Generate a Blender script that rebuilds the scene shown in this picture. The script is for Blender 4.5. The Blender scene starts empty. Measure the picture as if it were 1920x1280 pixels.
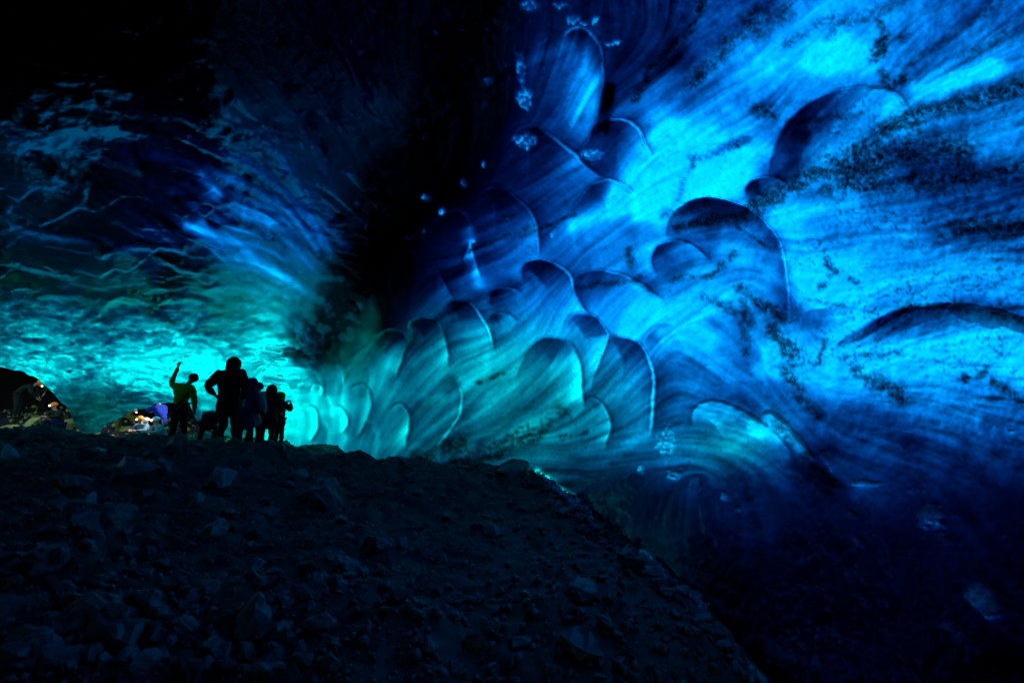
import bpy, bmesh, math, random
import numpy as np
from mathutils import Vector, Matrix

# ---------------------------------------------------------------- camera, world, sun, exposure
SC = bpy.context.scene
COL = SC.collection
F = 1000.0                       # focal length in photo pixels (1920 wide)
PITCH = math.radians(6.84)
CAMZ = 1.6
cam_d = bpy.data.cameras.new('camera'); cam = bpy.data.objects.new('camera', cam_d); COL.objects.link(cam)
cam_d.sensor_width = 36.0; cam_d.lens = 36.0 * F / 1920.0
cam_d.clip_start = 0.05; cam_d.clip_end = 2000
cam.location = (0, 0, CAMZ); cam.rotation_euler = (math.pi/2 + PITCH, 0, 0)
SC.camera = cam

W = bpy.data.worlds.new('World'); SC.world = W; W.use_nodes = True
SUN_EL, SUN_AZ = math.radians(42), math.radians(50)     # azimuth measured from +Y towards +X
nt = W.node_tree
sky = nt.nodes.new('ShaderNodeTexSky'); sky.sky_type = 'NISHITA'; sky.sun_disc = False
sky.sun_elevation = SUN_EL; sky.sun_rotation = SUN_AZ
bg = nt.nodes['Background']; bg.inputs['Strength'].default_value = 0.12
nt.links.new(sky.outputs[0], bg.inputs['Color'])
sd = bpy.data.lights.new('sun', 'SUN'); sd.energy = 4.5; sd.angle = math.radians(0.5); sd.color = (1.0, 0.95, 0.88)
sun = bpy.data.objects.new('sun', sd); COL.objects.link(sun)
sv = Vector((math.sin(SUN_AZ)*math.cos(SUN_EL), math.cos(SUN_AZ)*math.cos(SUN_EL), math.sin(SUN_EL)))
sun.rotation_euler = sv.to_track_quat('Z', 'Y').to_euler(); sun.location = sv * 60
SC.view_settings.view_transform = 'Standard'; SC.view_settings.look = 'None'
SC.view_settings.exposure = 1.3; SC.view_settings.gamma = 1; SC.view_settings.use_curve_mapping = False
SC.cycles.max_bounces = 14; SC.cycles.transmission_bounces = 14; SC.cycles.diffuse_bounces = 4
SC.cycles.glossy_bounces = 4; SC.cycles.transparent_max_bounces = 16
SC.cycles.sample_clamp_indirect = 4.0; SC.cycles.sample_clamp_direct = 0.0
SC.cycles.use_denoising = True

CP, SP = math.cos(PITCH), math.sin(PITCH)
def ray(u, v):
    """unit direction through photo pixel (arrays allowed)"""
    x = (np.asarray(u, float)-960)/F; y = -(np.asarray(v, float)-640)/F
    d = np.stack([x, CP - SP*y, SP + CP*y], -1)
    return d/np.linalg.norm(d, axis=-1, keepdims=True)
def at(u, v, Y):
    """point on the ray of a photo pixel at forward distance Y"""
    d = ray(u, v); return Vector(d/d[1]*Y) + Vector((0, 0, CAMZ))

# ---------------------------------------------------------------- helpers: tags, noise, fields
def tag(o, label=None, cat=None, group=None, kind=None):
    if label: o['label'] = label
    if cat: o['category'] = cat
    if group: o['group'] = group
    if kind: o['kind'] = kind
    return o
def empty(name, loc, rz=0):
    o = bpy.data.objects.new(name, None); COL.objects.link(o)
    o.location = loc; o.rotation_euler = (0, 0, rz); o.empty_display_size = 0.1
    return o

def hsh(ix, iy, seed):
    h = (ix.astype(np.int64)*374761393 + iy.astype(np.int64)*668265263 + seed*974711) & 0x7fffffff
    h = ((h ^ (h >> 13))*1274126177) & 0x7fffffff
    h = ((h ^ (h >> 16))*668265263) & 0x7fffffff
    return ((h ^ (h >> 15)) & 0xffff)/65535.0
def vnoise(x, y, seed=0):
    ix = np.floor(x); iy = np.floor(y); fx = x-ix; fy = y-iy
    fx = fx*fx*fx*(fx*(fx*6-15)+10); fy = fy*fy*fy*(fy*(fy*6-15)+10)
    a = hsh(ix, iy, seed); b = hsh(ix+1, iy, seed); c = hsh(ix, iy+1, seed); d = hsh(ix+1, iy+1, seed)
    return (a+(b-a)*fx)*(1-fy) + (c+(d-c)*fx)*fy
def fbm(x, y, seed=0, octv=4, gain=0.5):
    s = 0; a = 1; t = 0
    for k in range(octv):
        s = s + a*vnoise(x*2**k+17.3*k, y*2**k-9.1*k, seed+k); t += a; a *= gain
    return s/t
def sstep(x, a=0.0, b=1.0):
    t = np.clip((x-a)/(b-a), 0, 1); return t*t*(3-2*t)
def rbf(pts, vals, U, V, lin=True):
    """thin-plate interpolation of scattered values"""
    P = np.array(pts, float)/500.0; y = np.array(vals, float)
    def k(r2): return 0.5*r2*np.log(r2+1e-9)
    n = len(P); A = np.zeros((n+3, n+3))
    A[:n, :n] = k(((P[:, None]-P[None])**2).sum(-1)) + np.eye(n)*0.002
    A[:n, n] = 1; A[:n, n+1:] = P; A[n, :n] = 1; A[n+1:, :n] = P.T
    w = np.linalg.solve(A, np.concatenate([y, [0, 0, 0]]))
    X = U/500.0; Y = V/500.0; out = w[n] + w[n+1]*X + w[n+2]*Y
    for i in range(n):
        out = out + w[i]*k((X-P[i, 0])**2+(Y-P[i, 1])**2)
    return out

# raster of the wall in which features are laid out (2 px cells)
RS = 2.0; RU0, RV0 = -80.0, -80.0; RNX, RNY = 1044, 724
gx = RU0 + RS*np.arange(RNX); gy = RV0 + RS*np.arange(RNY)
GU, GV = np.meshgrid(gx, gy)
def samp(R, U, V):
    x = np.clip((U-RU0)/RS, 0, RNX-1.001); y = np.clip((V-RV0)/RS, 0, RNY-1.001)
    ix = x.astype(int); iy = y.astype(int); fx = x-ix; fy = y-iy
    if R.ndim == 3: fx = fx[..., None]; fy = fy[..., None]
    return (R[iy, ix]*(1-fx)+R[iy, ix+1]*fx)*(1-fy) + (R[iy+1, ix]*(1-fx)+R[iy+1, ix+1]*fx)*fy
def seg_dist(pts, U=None, V=None):
    U = GU if U is None else U; V = GV if V is None else V
    best = np.full(U.shape, 1e9); side = np.zeros(U.shape); tt = np.zeros(U.shape)
    n = len(pts)-1
    for i in range(n):
        ax, ay = pts[i]; bx, by = pts[i+1]; dx, dy = bx-ax, by-ay
        t = np.clip(((U-ax)*dx+(V-ay)*dy)/(dx*dx+dy*dy+1e-9), 0, 1)
        ex = U-ax-t*dx; ey = V-ay-t*dy; d = ex*ex+ey*ey
        m = d < best; best = np.where(m, d, best); side = np.where(m, np.sign(dx*ey-dy*ex), side)
        tt = np.where(m, (i+t)/n, tt)
    return np.sqrt(best), side, tt
def blur(R, k):
    for ax in (0, 1):
        for _ in range(2):
            c = np.cumsum(np.concatenate([np.repeat(np.take(R, [0], ax), k+1, ax), R, np.repeat(np.take(R, [-1], ax), k, ax)], ax), ax)
            n = R.shape[ax]
            R = (np.take(c, range(2*k+1, 2*k+1+n), ax)-np.take(c, range(0, n), ax))/(2*k+1)
    return R
def norm01(R, lo=2, hi=98):
    a, b = np.percentile(R, [lo, hi]); return np.clip((R-a)/(b-a), 0, 1)

# ---------------------------------------------------------------- the ice cave wall
BASE = [  # (u, v, metres)
 (1920,640,3.6),(1920,0,4.2),(1920,1280,3.3),(1400,1280,4.2),(1400,900,5.0),(1400,640,5.2),(1400,0,5.4),(1000,1280,6.5),
 (1000,900,8.5),(1000,640,8.5),(1000,300,7.0),(1000,0,5.5),(1200,640,6.6),(1650,300,4.4),(800,640,11.5),(800,850,12),(700,740,15),
 (620,850,18),(600,740,19.5),(560,700,21.5),(600,640,18.5),(650,560,13),(700,400,8.5),(700,200,6),(700,0,4.8),
 (400,0,4),(400,200,5.2),(400,400,8.2),(400,500,11),(400,600,16),(450,700,21),(450,850,22),(0,0,4),(0,200,5),(0,400,8),
 (0,500,11),(0,600,15),(0,700,19),(200,700,20),(170,812,19),(300,760,21),(200,600,16),(200,500,11),(200,300,6.6),
 (-1500,640,4),(-1500,-1000,3.5),(960,-1500,3.4),(3400,640,3),(3400,-1200,3.2),(3400,2000,3),(960,2200,5),(-300,650,12),(-1000,1600,5)]
def base_r(U, V):
    return np.exp(rbf([(a, b) for a, b, c in BASE], np.log([c for a, b, c in BASE]), U, V))

# brightness of the ice where it thins towards the daylight: rows every 80 px from y=40, columns from x=40
LV = """
0 0 0 0 0 0 0 0 0 0 0 0 1 2 2 2 3 4 5 6 6 5 4 5
0 0 0 0 0 0 0 0 0 0 0 0 2 5 1 2 4 5 6 8 7 4 6 6
0 0 .6 .5 .6 .6 .7 .4 0 0 0 0 2 5 3 5 5 5 5 6 6 7 6 5
0 .4 .9 1 1.2 1.5 1.4 .8 0 0 0 1 2 4 4 8 7 8 5 6 5 4 5 5
0.6 .6 .8 1 1.6 3 2.6 1.5 0 0 0 1 3 4 6 9 8 7 6 6 5 4 4 4
0 .6 .8 1.2 2 3.2 3.4 2.4 .6 0 1 3 4 6 7 7 5 7 7 6 6 5 5 4
0 .5 .8 .8 1.1 1.6 2.4 1.2 .5 0 2 4 5 5 6 6 7 6 8 8 7.5 7 7 7
4 4 3 3 4 4 5 1.5 0 .7 2.5 4 5 5 7 9 8 5 5 7 7 7 6 6
7 7 7 8 9 9.3 9.6 5 3 3 3.7 4.5 4.5 5.5 5 5 6 6 9 9 8 7 7 7
7.5 7.5 7.3 7 7 8 9 7.5 4.8 3.6 3 4.4 4.4 3.6 3.6 4 4 4 5 5 5 5 6 5
6 6 6 6 6 7 8 6 4.5 4 3 4 4 3 3 4 5 5 5 3 4 4 3 3
0 0 0 0 0 0 1 2 3 3 3 3 3 2 1 1.5 2 2 1.5 2.5 2.5 2 1.5 1.5
0 0 0 0 0 0 0 0 0 1 1 1 1 1 1 1 1 2 1 1 1 1 2 1
0 0 0 0 0 0 0 0 0 0 0 0 0 0 0 0 0 1 1 1 1 1 1 1
0 0 0 0 0 0 0 0 0 0 0 0 0 0 0 0 0 0 1 0 0 0 1 1
0 0 0 0 0 0 0 0 0 0 0 0 0 0 0 0 0 0 0 0 0 0 0 0
"""
LVA = np.array([[float(c) for c in r.split()] for r in LV.strip().splitlines()])
def level(U, V):
    x = np.clip((U-40)/80, 0, 22.999); y = np.clip((V-40)/80, 0, 14.999)
    def w(f): return f
    ix = x.astype(int); iy = y.astype(int); fx = x-ix; fy = y-iy
    return (LVA[iy, ix]*(1-fx)+LVA[iy, ix+1]*fx)*(1-fy)+(LVA[iy+1, ix]*(1-fx)+LVA[iy+1, ix+1]*fx)*fy

# bright / dark strokes in the ice thickness: points, width px, level change
STROKES = [
 ([(1235,245),(1300,290)], 36, 3), ([(1190,350),(1245,395)], 38, 3), ([(1330,335),(1385,320)], 36, 2.8),
 ([(1530,110),(1590,90)], 26, 2.5), ([(1640,100),(1610,120)], 18, 2), ([(1440,690),(1600,690),(1800,655)], 20, 2.6), ([(1480,520),(1560,560),(1600,600)], 34, 1.2), ([(1450,400),(1600,380)], 16, 1.2), ([(1700,300),(1900,330)], 34, -1.2), ([(1340,420),(1440,560)], 40, -.4),
 ([(1720,170),(1860,130)], 20, 3), ([(1240,590),(1300,600)], 25, 2), ([(1080,420),(1180,380)], 18, 2),
 ([(1100,100),(1110,160),(1080,230)], 20, 1.5), ([(1140,170),(1130,240)], 12, -3), ([(1390,300),(1400,360)], 20, -1),
 ([(1500,260),(1480,330)], 22, -2), ([(1110,600),(1090,730)], 12, 0), ([(1230,560),(1090,515)], 14, 0),
 ([(600,560),(640,640),(640,660)], 26, -3), ([(640,500),(700,600)], 28, -2), ([(1270,440),(1180,430)], 20, -1.5),
 ([(880,440),(900,530)], 12, 1.5), ([(1620,760),(1700,830)], 30, -1.2), ([(1300,780),(1500,880)],34,-.5),
 ([(1080,700),(1000,760),(900,830)], 16, -1.6), ([(1480,830),(1560,900)], 30, -1.5), ([(350,420),(400,430),(480,480),(600,560)], 10, 2.2),
 ([(1400,262),(1330,290),(1300,320),(1308,352)], 10, -2.4), ([(1240,320),(1275,300)], 16, -1.5), ([(1500,470),(1600,580)], 40, 1), ([(1580,640),(1900,650)], 26, 1.2), ([(1012,884),(1036,905),(1066,928),(1084,948),(1112,972)], 7, 7), ([(1204,1036),(1222,1056),(1265,1092),(1305,1118),(1336,1162),(1376,1206),(1405,1246),(1436,1276)], 8, 7), ([(1215,1050),(1225,1062)], 16, 2), ([(410,345),(560,400),(640,470)], 24, 1.0), ([(380,330),(410,355)], 10, 2),
]
# scallop lips: apex u, v, half-width w at depth L, axis angle (deg, 90 = down, >90 = down-left), amplitude m, tail px, extra darkness of cap
SCAL = [  # small far scallops where the wall meets the left ice
 (690,672,28,32,108,.10,110,.4),(640,690,22,28,105,.10,90,.3),(612,735,22,22,100,.09,70,0),(588,700,24,24,95,.10,80,0),(640,776,24,20,110,.08,60,0),
 (604,780,24,20,100,.08,60,0),(570,750,22,22,95,.09,70,0),(700,790,26,22,115,.07,70,.2),(860,392,40,36,105,.07,90,.4),(770,470,30,36,108,.06,100,.4),
 (720,540,28,34,108,.06,100,.4),(660,610,22,28,105,.06,80,.4),(626,655,16,20,95,.08,60,-.5),(660,560,26,30,105,.06,80,.2)]
# lips of the large scallops, followed along their edge with the hollow on the right hand:
# points, relief m, shoulder px, tail px, cap darkening, rim lightening, body lightening
LIPS = [
 ([(1050,75),(1065,57),(1092,52),(1120,75),(1131,110),(1132,150),(1122,200),(1120,228)], .10,30,110,1.0,.8,.9),
 ([(1080,282),(1104,262),(1112,240),(1130,225),(1165,222),(1195,238),(1210,265),(1225,292)], .10,30,80,2.0,.3,0),
 ([(958,252),(985,235),(1010,237),(1040,260),(1075,285),(1100,312),(1137,337)], .09,34,130,1.3,1.2,.2),
 ([(896,368),(920,352),(945,354),(975,375),(1000,404),(1010,430),(1010,485)], .11,34,130,1.2,1.4,.5),
 ([(1062,402),(1090,370),(1110,346),(1140,337),(1170,345),(1196,366)], .10,28,120,1.3,.6,.2),
 ([(1395,378),(1400,350),(1420,334),(1450,330),(1478,342)], .08,26,60,1.8,.2,-.4),
 ([(1440,345),(1447,295),(1468,243),(1500,207),(1545,179),(1600,164),(1660,165),(1690,180),(1716,220)], .05,34,150,1.8,.3,.6),
 ([(1249,455),(1251,419),(1274,386),(1309,370),(1348,371),(1398,388),(1440,420),(1468,465),(1478,520),(1480,575),(1484,612)], .05,30,170,2.2,-1.6,.2),
 ([(1236,525),(1224,492),(1231,464),(1254,452),(1284,453),(1314,468),(1336,490)], .09,24,70,1.3,.4,-.3),
 ([(983,536),(978,506),(988,490),(1015,487),(1040,494),(1068,514),(1082,549),(1094,576),(1112,592)], .11,26,130,2.2,.9,.5),
 ([(918,582),(917,552),(930,540),(955,539),(978,550)], .07,20,60,2.2,-.2,0),
 ([(1066,521),(1100,509),(1134,506),(1179,519),(1214,539),(1248,563)], .09,30,110,1.0,1.2,.3),
 ([(831,592),(838,570),(856,561),(880,569),(905,594),(920,624),(930,662)], .10,26,150,2.3,.8,.6),
 ([(913,607),(920,590),(935,584),(955,589),(972,606)], .06,18,70,1.6,0,.2),
 ([(761,622),(771,600),(791,594),(816,600),(833,619),(843,648),(845,692)], .11,26,150,2.6,1.0,.7),
 ([(686,640),(706,625),(736,615),(759,624),(765,643),(757,673),(743,712)], .10,24,120,2.4,1.2,.7),
 ([(1060,622),(1066,596),(1085,586),(1115,591),(1137,614),(1143,633),(1130,668),(1118,703),(1110,742)], .11,26,110,1.8,1.2,.4),
 ([(1205,655),(1212,626),(1235,611),(1268,613)], .05,20,60,.8,0,0),
 ([(1130,672),(1142,640),(1156,629),(1184,634),(1209,653),(1224,688),(1228,728),(1226,778),(1220,822)], .11,30,190,1.8,.3,.5),
 ([(962,718),(985,668),(1010,639),(1035,631),(1065,638),(1085,663),(1095,703),(1097,738),(1104,768)], .13,32,200,2.0,1.6,.8),
 ([(826,742),(833,718),(846,706),(861,713),(868,738),(863,778),(841,813),(814,846)], .11,22,90,.9,1.0,-.7),
 ([(1500,592),(1530,577),(1600,575),(1655,592)], .02,24,60,.5,0,0),
 ([(1560,664),(1600,626),(1645,598),(1710,576),(1780,570),(1850,578),(1930,600),(1990,622)], .08,34,150,1.7,0,1.2),
 ([(1104,767),(1101,750),(1113,743),(1134,757),(1146,778),(1149,805),(1139,848)], .09,20,110,.4,1.0,.5),
 ([(729,772),(741,759),(756,757),(769,772),(771,796),(758,850)], .08,18,70,.2,1.4,.4),
 ([(656,730),(680,719),(695,735),(696,770),(672,825)], .08,18,80,.3,.7,.2),
 ([(632,758),(647,768),(656,790),(646,815)], .06,12,40,0,.6,.3),
 ([(580,758),(596,768),(599,797),(584,832)], .07,12,50,0,.8,.3),
 ([(580,732),(592,717),(607,724),(608,744)], .06,10,26,.2,.6,.3),
 ([(786,548),(805,525),(820,506),(832,524),(852,562)], .06,20,100,.2,.6,.6),
 ([(866,500),(872,470),(884,450),(892,480),(905,520)], .05,16,100,-.3,.3,.9),
 ([(1296,806),(1299,772),(1320,753),(1350,751),(1385,764),(1420,784),(1455,810),(1480,843),(1487,866)], .02,22,46,-2.6,3.0,2.6),
 ([(1424,777),(1445,771),(1470,785),(1497,815),(1515,843),(1528,862)], .02,16,34,-1.2,2.0,1.6),
 ([(600,690),(622,655),(640,672),(650,720)], .06,12,60,.6,.6,.3),
]
def spline(pts, n=10):
    P = np.array(pts, float); P = np.concatenate([[2*P[0]-P[1]], P, [2*P[-1]-P[-2]]]); out = []
    for i in range(1, len(P)-2):
        for t in np.linspace(0, 1, n, endpoint=False):
            a, b, c, d = P[i-1:i+3]; out.append(.5*((2*b)+(c-a)*t+(2*a-5*b+4*c-d)*t*t+(-a+3*b-3*c+d)*t**3))
    return np.array(out+[P[-2]])
def trace_lips(H, LV):
    """lay each traced lip over the relief H and the brightness field"""
    wu = (fbm(GU/26, GV/26, 131, 3)-.5)*5; wv = (fbm(GU/26+7, GV/26, 137, 3)-.5)*5
    for pts, A, rw, tail, cap, rim, body in sorted(LIPS, key=lambda q: min(p[1] for p in q[0])):
        sp = spline(pts, 5); lo = sp.min(0)-tail*2.2-20; hi = sp.max(0)+tail*2.2+20
        x0, y0 = np.clip(((lo-[RU0, RV0])/RS).astype(int), 0, [RNX-2, RNY-2]); x1, y1 = np.clip(((hi-[RU0, RV0])/RS).astype(int), 1, [RNX-1, RNY-1])
        sl = (slice(y0, y1), slice(x0, x1))
        U_ = GU[sl]+wu[sl]; V_ = GV[sl]+wv[sl]
        d, side, t = seg_dist(sp, U_, V_)
        ch = sp[-1]-sp[0]; mid = (sp[0]+sp[-1])/2; ax = np.array([-ch[1], ch[0]]); ax /= np.linalg.norm(ax)+1e-9
        pr = (sp-mid)@ax; far = sp[np.argmax(np.abs(pr))]
        if pr[np.argmax(np.abs(pr))] > 0: ax = -ax
        poly = np.concatenate([sp, [sp[-1]+ax*3*tail], [sp[0]+ax*3*tail]])
        ins = np.zeros(U_.shape, bool)
        for i in range(len(poly)):
            (xa, ya), (xb, yb) = poly[i-1], poly[i]
            if ya == yb: continue
            ins ^= ((V_ < ya) != (V_ < yb)) & (U_ < (xb-xa)*(V_-ya)/(yb-ya)+xa)
        d1, _, _ = seg_dist([sp[-1], sp[-1]+ax*3*tail], U_, V_); d0, _, _ = seg_dist([sp[0], sp[0]+ax*3*tail], U_, V_)
        wext = sstep(np.minimum(d0, d1), 0, .9*rw); deep = np.maximum((U_-far[0])*ax[0]+(V_-far[1])*ax[1], 0)
        wext = np.maximum(wext, sstep(-deep, -.5*np.abs((mid-far)@ax)-1, 0))
        fade = np.clip(np.sin(np.pi*np.clip(t, 0, 1))*3.0, 0, 1)**.8
        dec = np.exp(-(deep/(tail*1.2))**2)*wext
        din = np.where(ins, d, 0); dout = np.where(ins, 0, d)
        e = sstep(din, 0, 3.5)
        h = A*(.5*e+.5*(1-np.exp(-din/rw)))*dec
        H[sl] = np.maximum(H[sl]*(1-e*dec)+h, h)
        ctr = np.exp(-((t-.36)/.24)**2); rt = sstep(t, .45, .75)*fade
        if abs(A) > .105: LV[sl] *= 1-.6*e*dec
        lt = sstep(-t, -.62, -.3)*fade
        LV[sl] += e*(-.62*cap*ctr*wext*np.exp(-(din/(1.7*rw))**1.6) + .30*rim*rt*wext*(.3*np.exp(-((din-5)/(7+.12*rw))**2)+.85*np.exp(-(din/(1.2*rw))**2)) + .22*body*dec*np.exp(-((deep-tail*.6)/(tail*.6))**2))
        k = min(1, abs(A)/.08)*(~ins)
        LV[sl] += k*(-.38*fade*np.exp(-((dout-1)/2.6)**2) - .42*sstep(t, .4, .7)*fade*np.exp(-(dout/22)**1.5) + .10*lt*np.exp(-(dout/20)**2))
    return H, LV
rnd = random.Random(7)
def lip_field(scal, U, V, er):
    """height (m) and darkness of the overlapping scallop lips; er = metre size of a pixel on the wall"""
    H = np.zeros(U.shape); DK = np.zeros(U.shape); RIM = np.zeros(U.shape)
    wu = (fbm(U/60, V/60, 31, 3)-.5)*16; wv = (fbm(U/60+40, V/60, 37, 3)-.5)*16
    for (cx, cy, w, L, ang, A, tail, dk) in scal:
        m = (abs(U-cx) < 3.2*max(w, tail)) & (V > cy-60) & (V < cy+3.2*tail)
        if ang < 20 or ang > 160: m = (abs(U-cx) < 3.2*max(w, tail)) & (abs(V-cy) < 3.2*max(w, tail))
        ys, xs = np.where(m)
        if len(ys) == 0: continue
        y0, y1, x0, x1 = ys.min(), ys.max()+1, xs.min(), xs.max()+1
        u = U[y0:y1, x0:x1]+wu[y0:y1, x0:x1]*min(1, w/60); v = V[y0:y1, x0:x1]+wv[y0:y1, x0:x1]*min(1, w/60)
        c, s = math.cos(math.radians(ang)), math.sin(math.radians(ang))
        a = (u-cx)*c+(v-cy)*s; b = -(u-cx)*s+(v-cy)*c
        # narrower with depth: parabola that turns into a tube
        ar = np.where(a > L, L+(a-L)*0.25, a)
        f = ar/L-(b/w)**2
        g = np.sqrt((np.where(a > L, .25, 1)/L)**2+(2*b/w**2)**2)
        d = f/g
        dec = np.exp(-(np.maximum(a, 0)/tail)**2)
        e = sstep(d, 0, 5); sh = 1-np.exp(-np.maximum(d, 0)/(0.35*w))
        h = A*(0.45*e+0.55*sh)*dec
        cap = np.exp(-np.maximum(d, 0)/(0.30*w))*sstep(d, 0, 3)*np.exp(-(np.maximum(a, 0)/(0.6*L+.4*tail))**2)*np.exp(-np.maximum(-b if ang > 90 else b, -.1*w)/(1.0*w))
        Hs = H[y0:y1, x0:x1]; win = h > Hs*0.35
        H[y0:y1, x0:x1] = np.where(d > 0, np.maximum(Hs*(1-e*dec)+h, h), Hs)
        D = DK[y0:y1, x0:x1]; DK[y0:y1, x0:x1] = np.where(d > 0, D*(1-e*dec)+cap*dk, D)
        R = RIM[y0:y1, x0:x1]; RIM[y0:y1, x0:x1] = np.maximum(R*(1-e*dec), np.exp(-((d-6)/(4+.05*w))**2)*dec*sstep(b*(-1 if c < 0 else 1), -.2*w, .6*w))
    return H, DK, RIM

ANG = [(1300,100,50),(1600,100,45),(1880,100,35),(1200,250,40),(1470,260,62),(1600,250,42),(1700,300,30),(1880,250,18),(1600,420,20),(1880,400,10),
 (1600,550,8),(1880,560,0),(1750,650,8),(1600,700,4),(1400,400,18),(1400,460,5),(1350,520,25),(1420,590,-60),(1460,640,-65),(1330,650,-50),
 (1290,560,30),(1160,400,36),(1000,450,35),(1000,600,40),(1050,740,35),(1180,740,42),(850,650,35),(700,750,50),(800,780,30),(950,840,15),
 (1080,870,15),(1000,200,80),(1100,150,85),(1350,780,-15),(1450,820,-40),(1650,750,-8),(1880,750,-10),(1700,950,-50),(1400,950,-80),
 (1100,1000,80),(100,400,-20),(400,450,-30),(550,480,-35),(300,350,-30),(600,350,-45),(100,560,0),(400,600,0),(550,640,-35),(100,700,-15),
 (400,680,-5),(300,200,-20),(0,100,0),(1900,1200,-60),(600,800,70)]

def lic(noise, vx, vy, n, step=1.0):
    acc = noise.copy(); H, Wd = noise.shape; Y0, X0 = np.mgrid[0:H, 0:Wd].astype(np.float32)
    for sgn in (1, -1):
        x = X0.copy(); y = Y0.copy()
        for k in range(n):
            ix = np.clip(x, 0, Wd-1).astype(int); iy = np.clip(y, 0, H-1).astype(int)
            x += sgn*step*vx[iy, ix]; y += sgn*step*vy[iy, ix]
            ix = np.clip(x, 0, Wd-1).astype(int); iy = np.clip(y, 0, H-1).astype(int)
            acc += noise[iy, ix]
    return acc/(2*n+1)

SIGB = 60.0
def build_fields():
    F_ = {}
    c2 = rbf([(a, b) for a, b, t in ANG], [math.cos(2*math.radians(t)) for a, b, t in ANG], GU, GV)
    s2 = rbf([(a, b) for a, b, t in ANG], [math.sin(2*math.radians(t)) for a, b, t in ANG], GU, GV)
    th = 0.5*np.arctan2(s2, c2) + (fbm(GU/150, GV/150, 5, 3)-.5)*1.3
    vx = np.cos(th).astype(np.float32); vy = (-np.sin(th)).astype(np.float32)
    n1 = vnoise(GU/4, GV/4, 11).astype(np.float32); n2 = vnoise(GU/11, GV/11, 12).astype(np.float32); n3 = vnoise(GU/30, GV/30, 13).astype(np.float32)
    L1 = norm01(lic(n1, vx, vy, 24)); L2 = norm01(lic(n2, vx, vy, 30, 1.5)); L3 = norm01(lic(n3, vx, vy, 40, 2.0))
    n0 = vnoise(GU/2.2, GV/2.2, 14).astype(np.float32); L0 = norm01(lic(n0, vx, vy, 16)); F_['L0'] = L0
    F_['L1'], F_['L2'], F_['L3'] = L1, L2, L3
    lv = level(GU+(fbm(GU/90, GV/90, 3, 3)-.5)*50, GV+(fbm(GU/90, GV/90+50, 4, 3)-.5)*50)
    cl_ = sstep(-GU, -720, -620)*sstep(-GV, -600, -520)
    lv = blur(lv, 8)*(1+cl_*(-.75+1.1*L2+.55*(1-np.abs(2*fbm(GU/60+GV/60, GV/22-GU/50, 431, 3)-1))**6)) + .7*sstep(GU, 1120, 1300)*sstep(-GV, -800, -700)
    for pts, w, dl in STROKES:
        d, s, t = seg_dist(pts); lv = lv+dl*(1.35 if dl > 0 else 1)*np.exp(-(d/w)**2)*(0.55+0.9*L2)
    return F_, lv, th
print('fields...')
FLD, LVL, TH = build_fields()

# procedural scallops in the far and upper left ice, shaped like overlapping scales
def auto_scal():
    out = []
    r = random.Random(3)
    for (u0, u1, v0, v1, n, w0, w1, A, a0, a1) in [
        (-60, 600, 610, 800, 120, 12, 34, .07, 75, 115), (-60, 620, 520, 640, 100, 16, 50, .04, 70, 110), (-60, 700, 330, 540, 70, 30, 90, .05, 105, 140),
        (-60, 800, -60, 360, 26, 50, 130, .05, 100, 140), (500, 620, 640, 800, 40, 12, 26, .14, 70, 120), (-60, 580, 590, 810, 260, 6, 14, .03, 75, 115), (-60, 640, 500, 620, 130, 8, 18, .03, 75, 130), (300, 680, 330, 520, 60, 14, 34, .06, 110, 140), (640, 900, 300, 600, 26, 24, 48, .08, 80, 120)]:
        for _ in range(n):
            w = r.uniform(w0, w1); out.append((r.uniform(u0, u1), r.uniform(v0, v1), w*1.75, w*.45, r.uniform(a0, a1), A*r.uniform(.5, 1.1), w*2.0, r.uniform(-.4, .9)))
    out.sort(key=lambda s: s[1])
    return out
AUTO = auto_scal()
HA, DA, RA = lip_field(AUTO, GU, GV, 1)
HS, DS, RSM = lip_field(sorted(SCAL, key=lambda s: s[1]), GU, GV, 1)
leftw = sstep(-(GU-(640+0.35*(560-GV))), -60, 60)          # 1 on the left ceiling, 0 on the right wall
H_ = HS*(1-leftw)+HA*leftw; DLV = np.zeros(GU.shape); H_, DLV = trace_lips(H_, DLV); D_ = DS*(1-leftw)+DA*leftw; RIM_ = RSM*(1-leftw)+RA*leftw*.6

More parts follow.
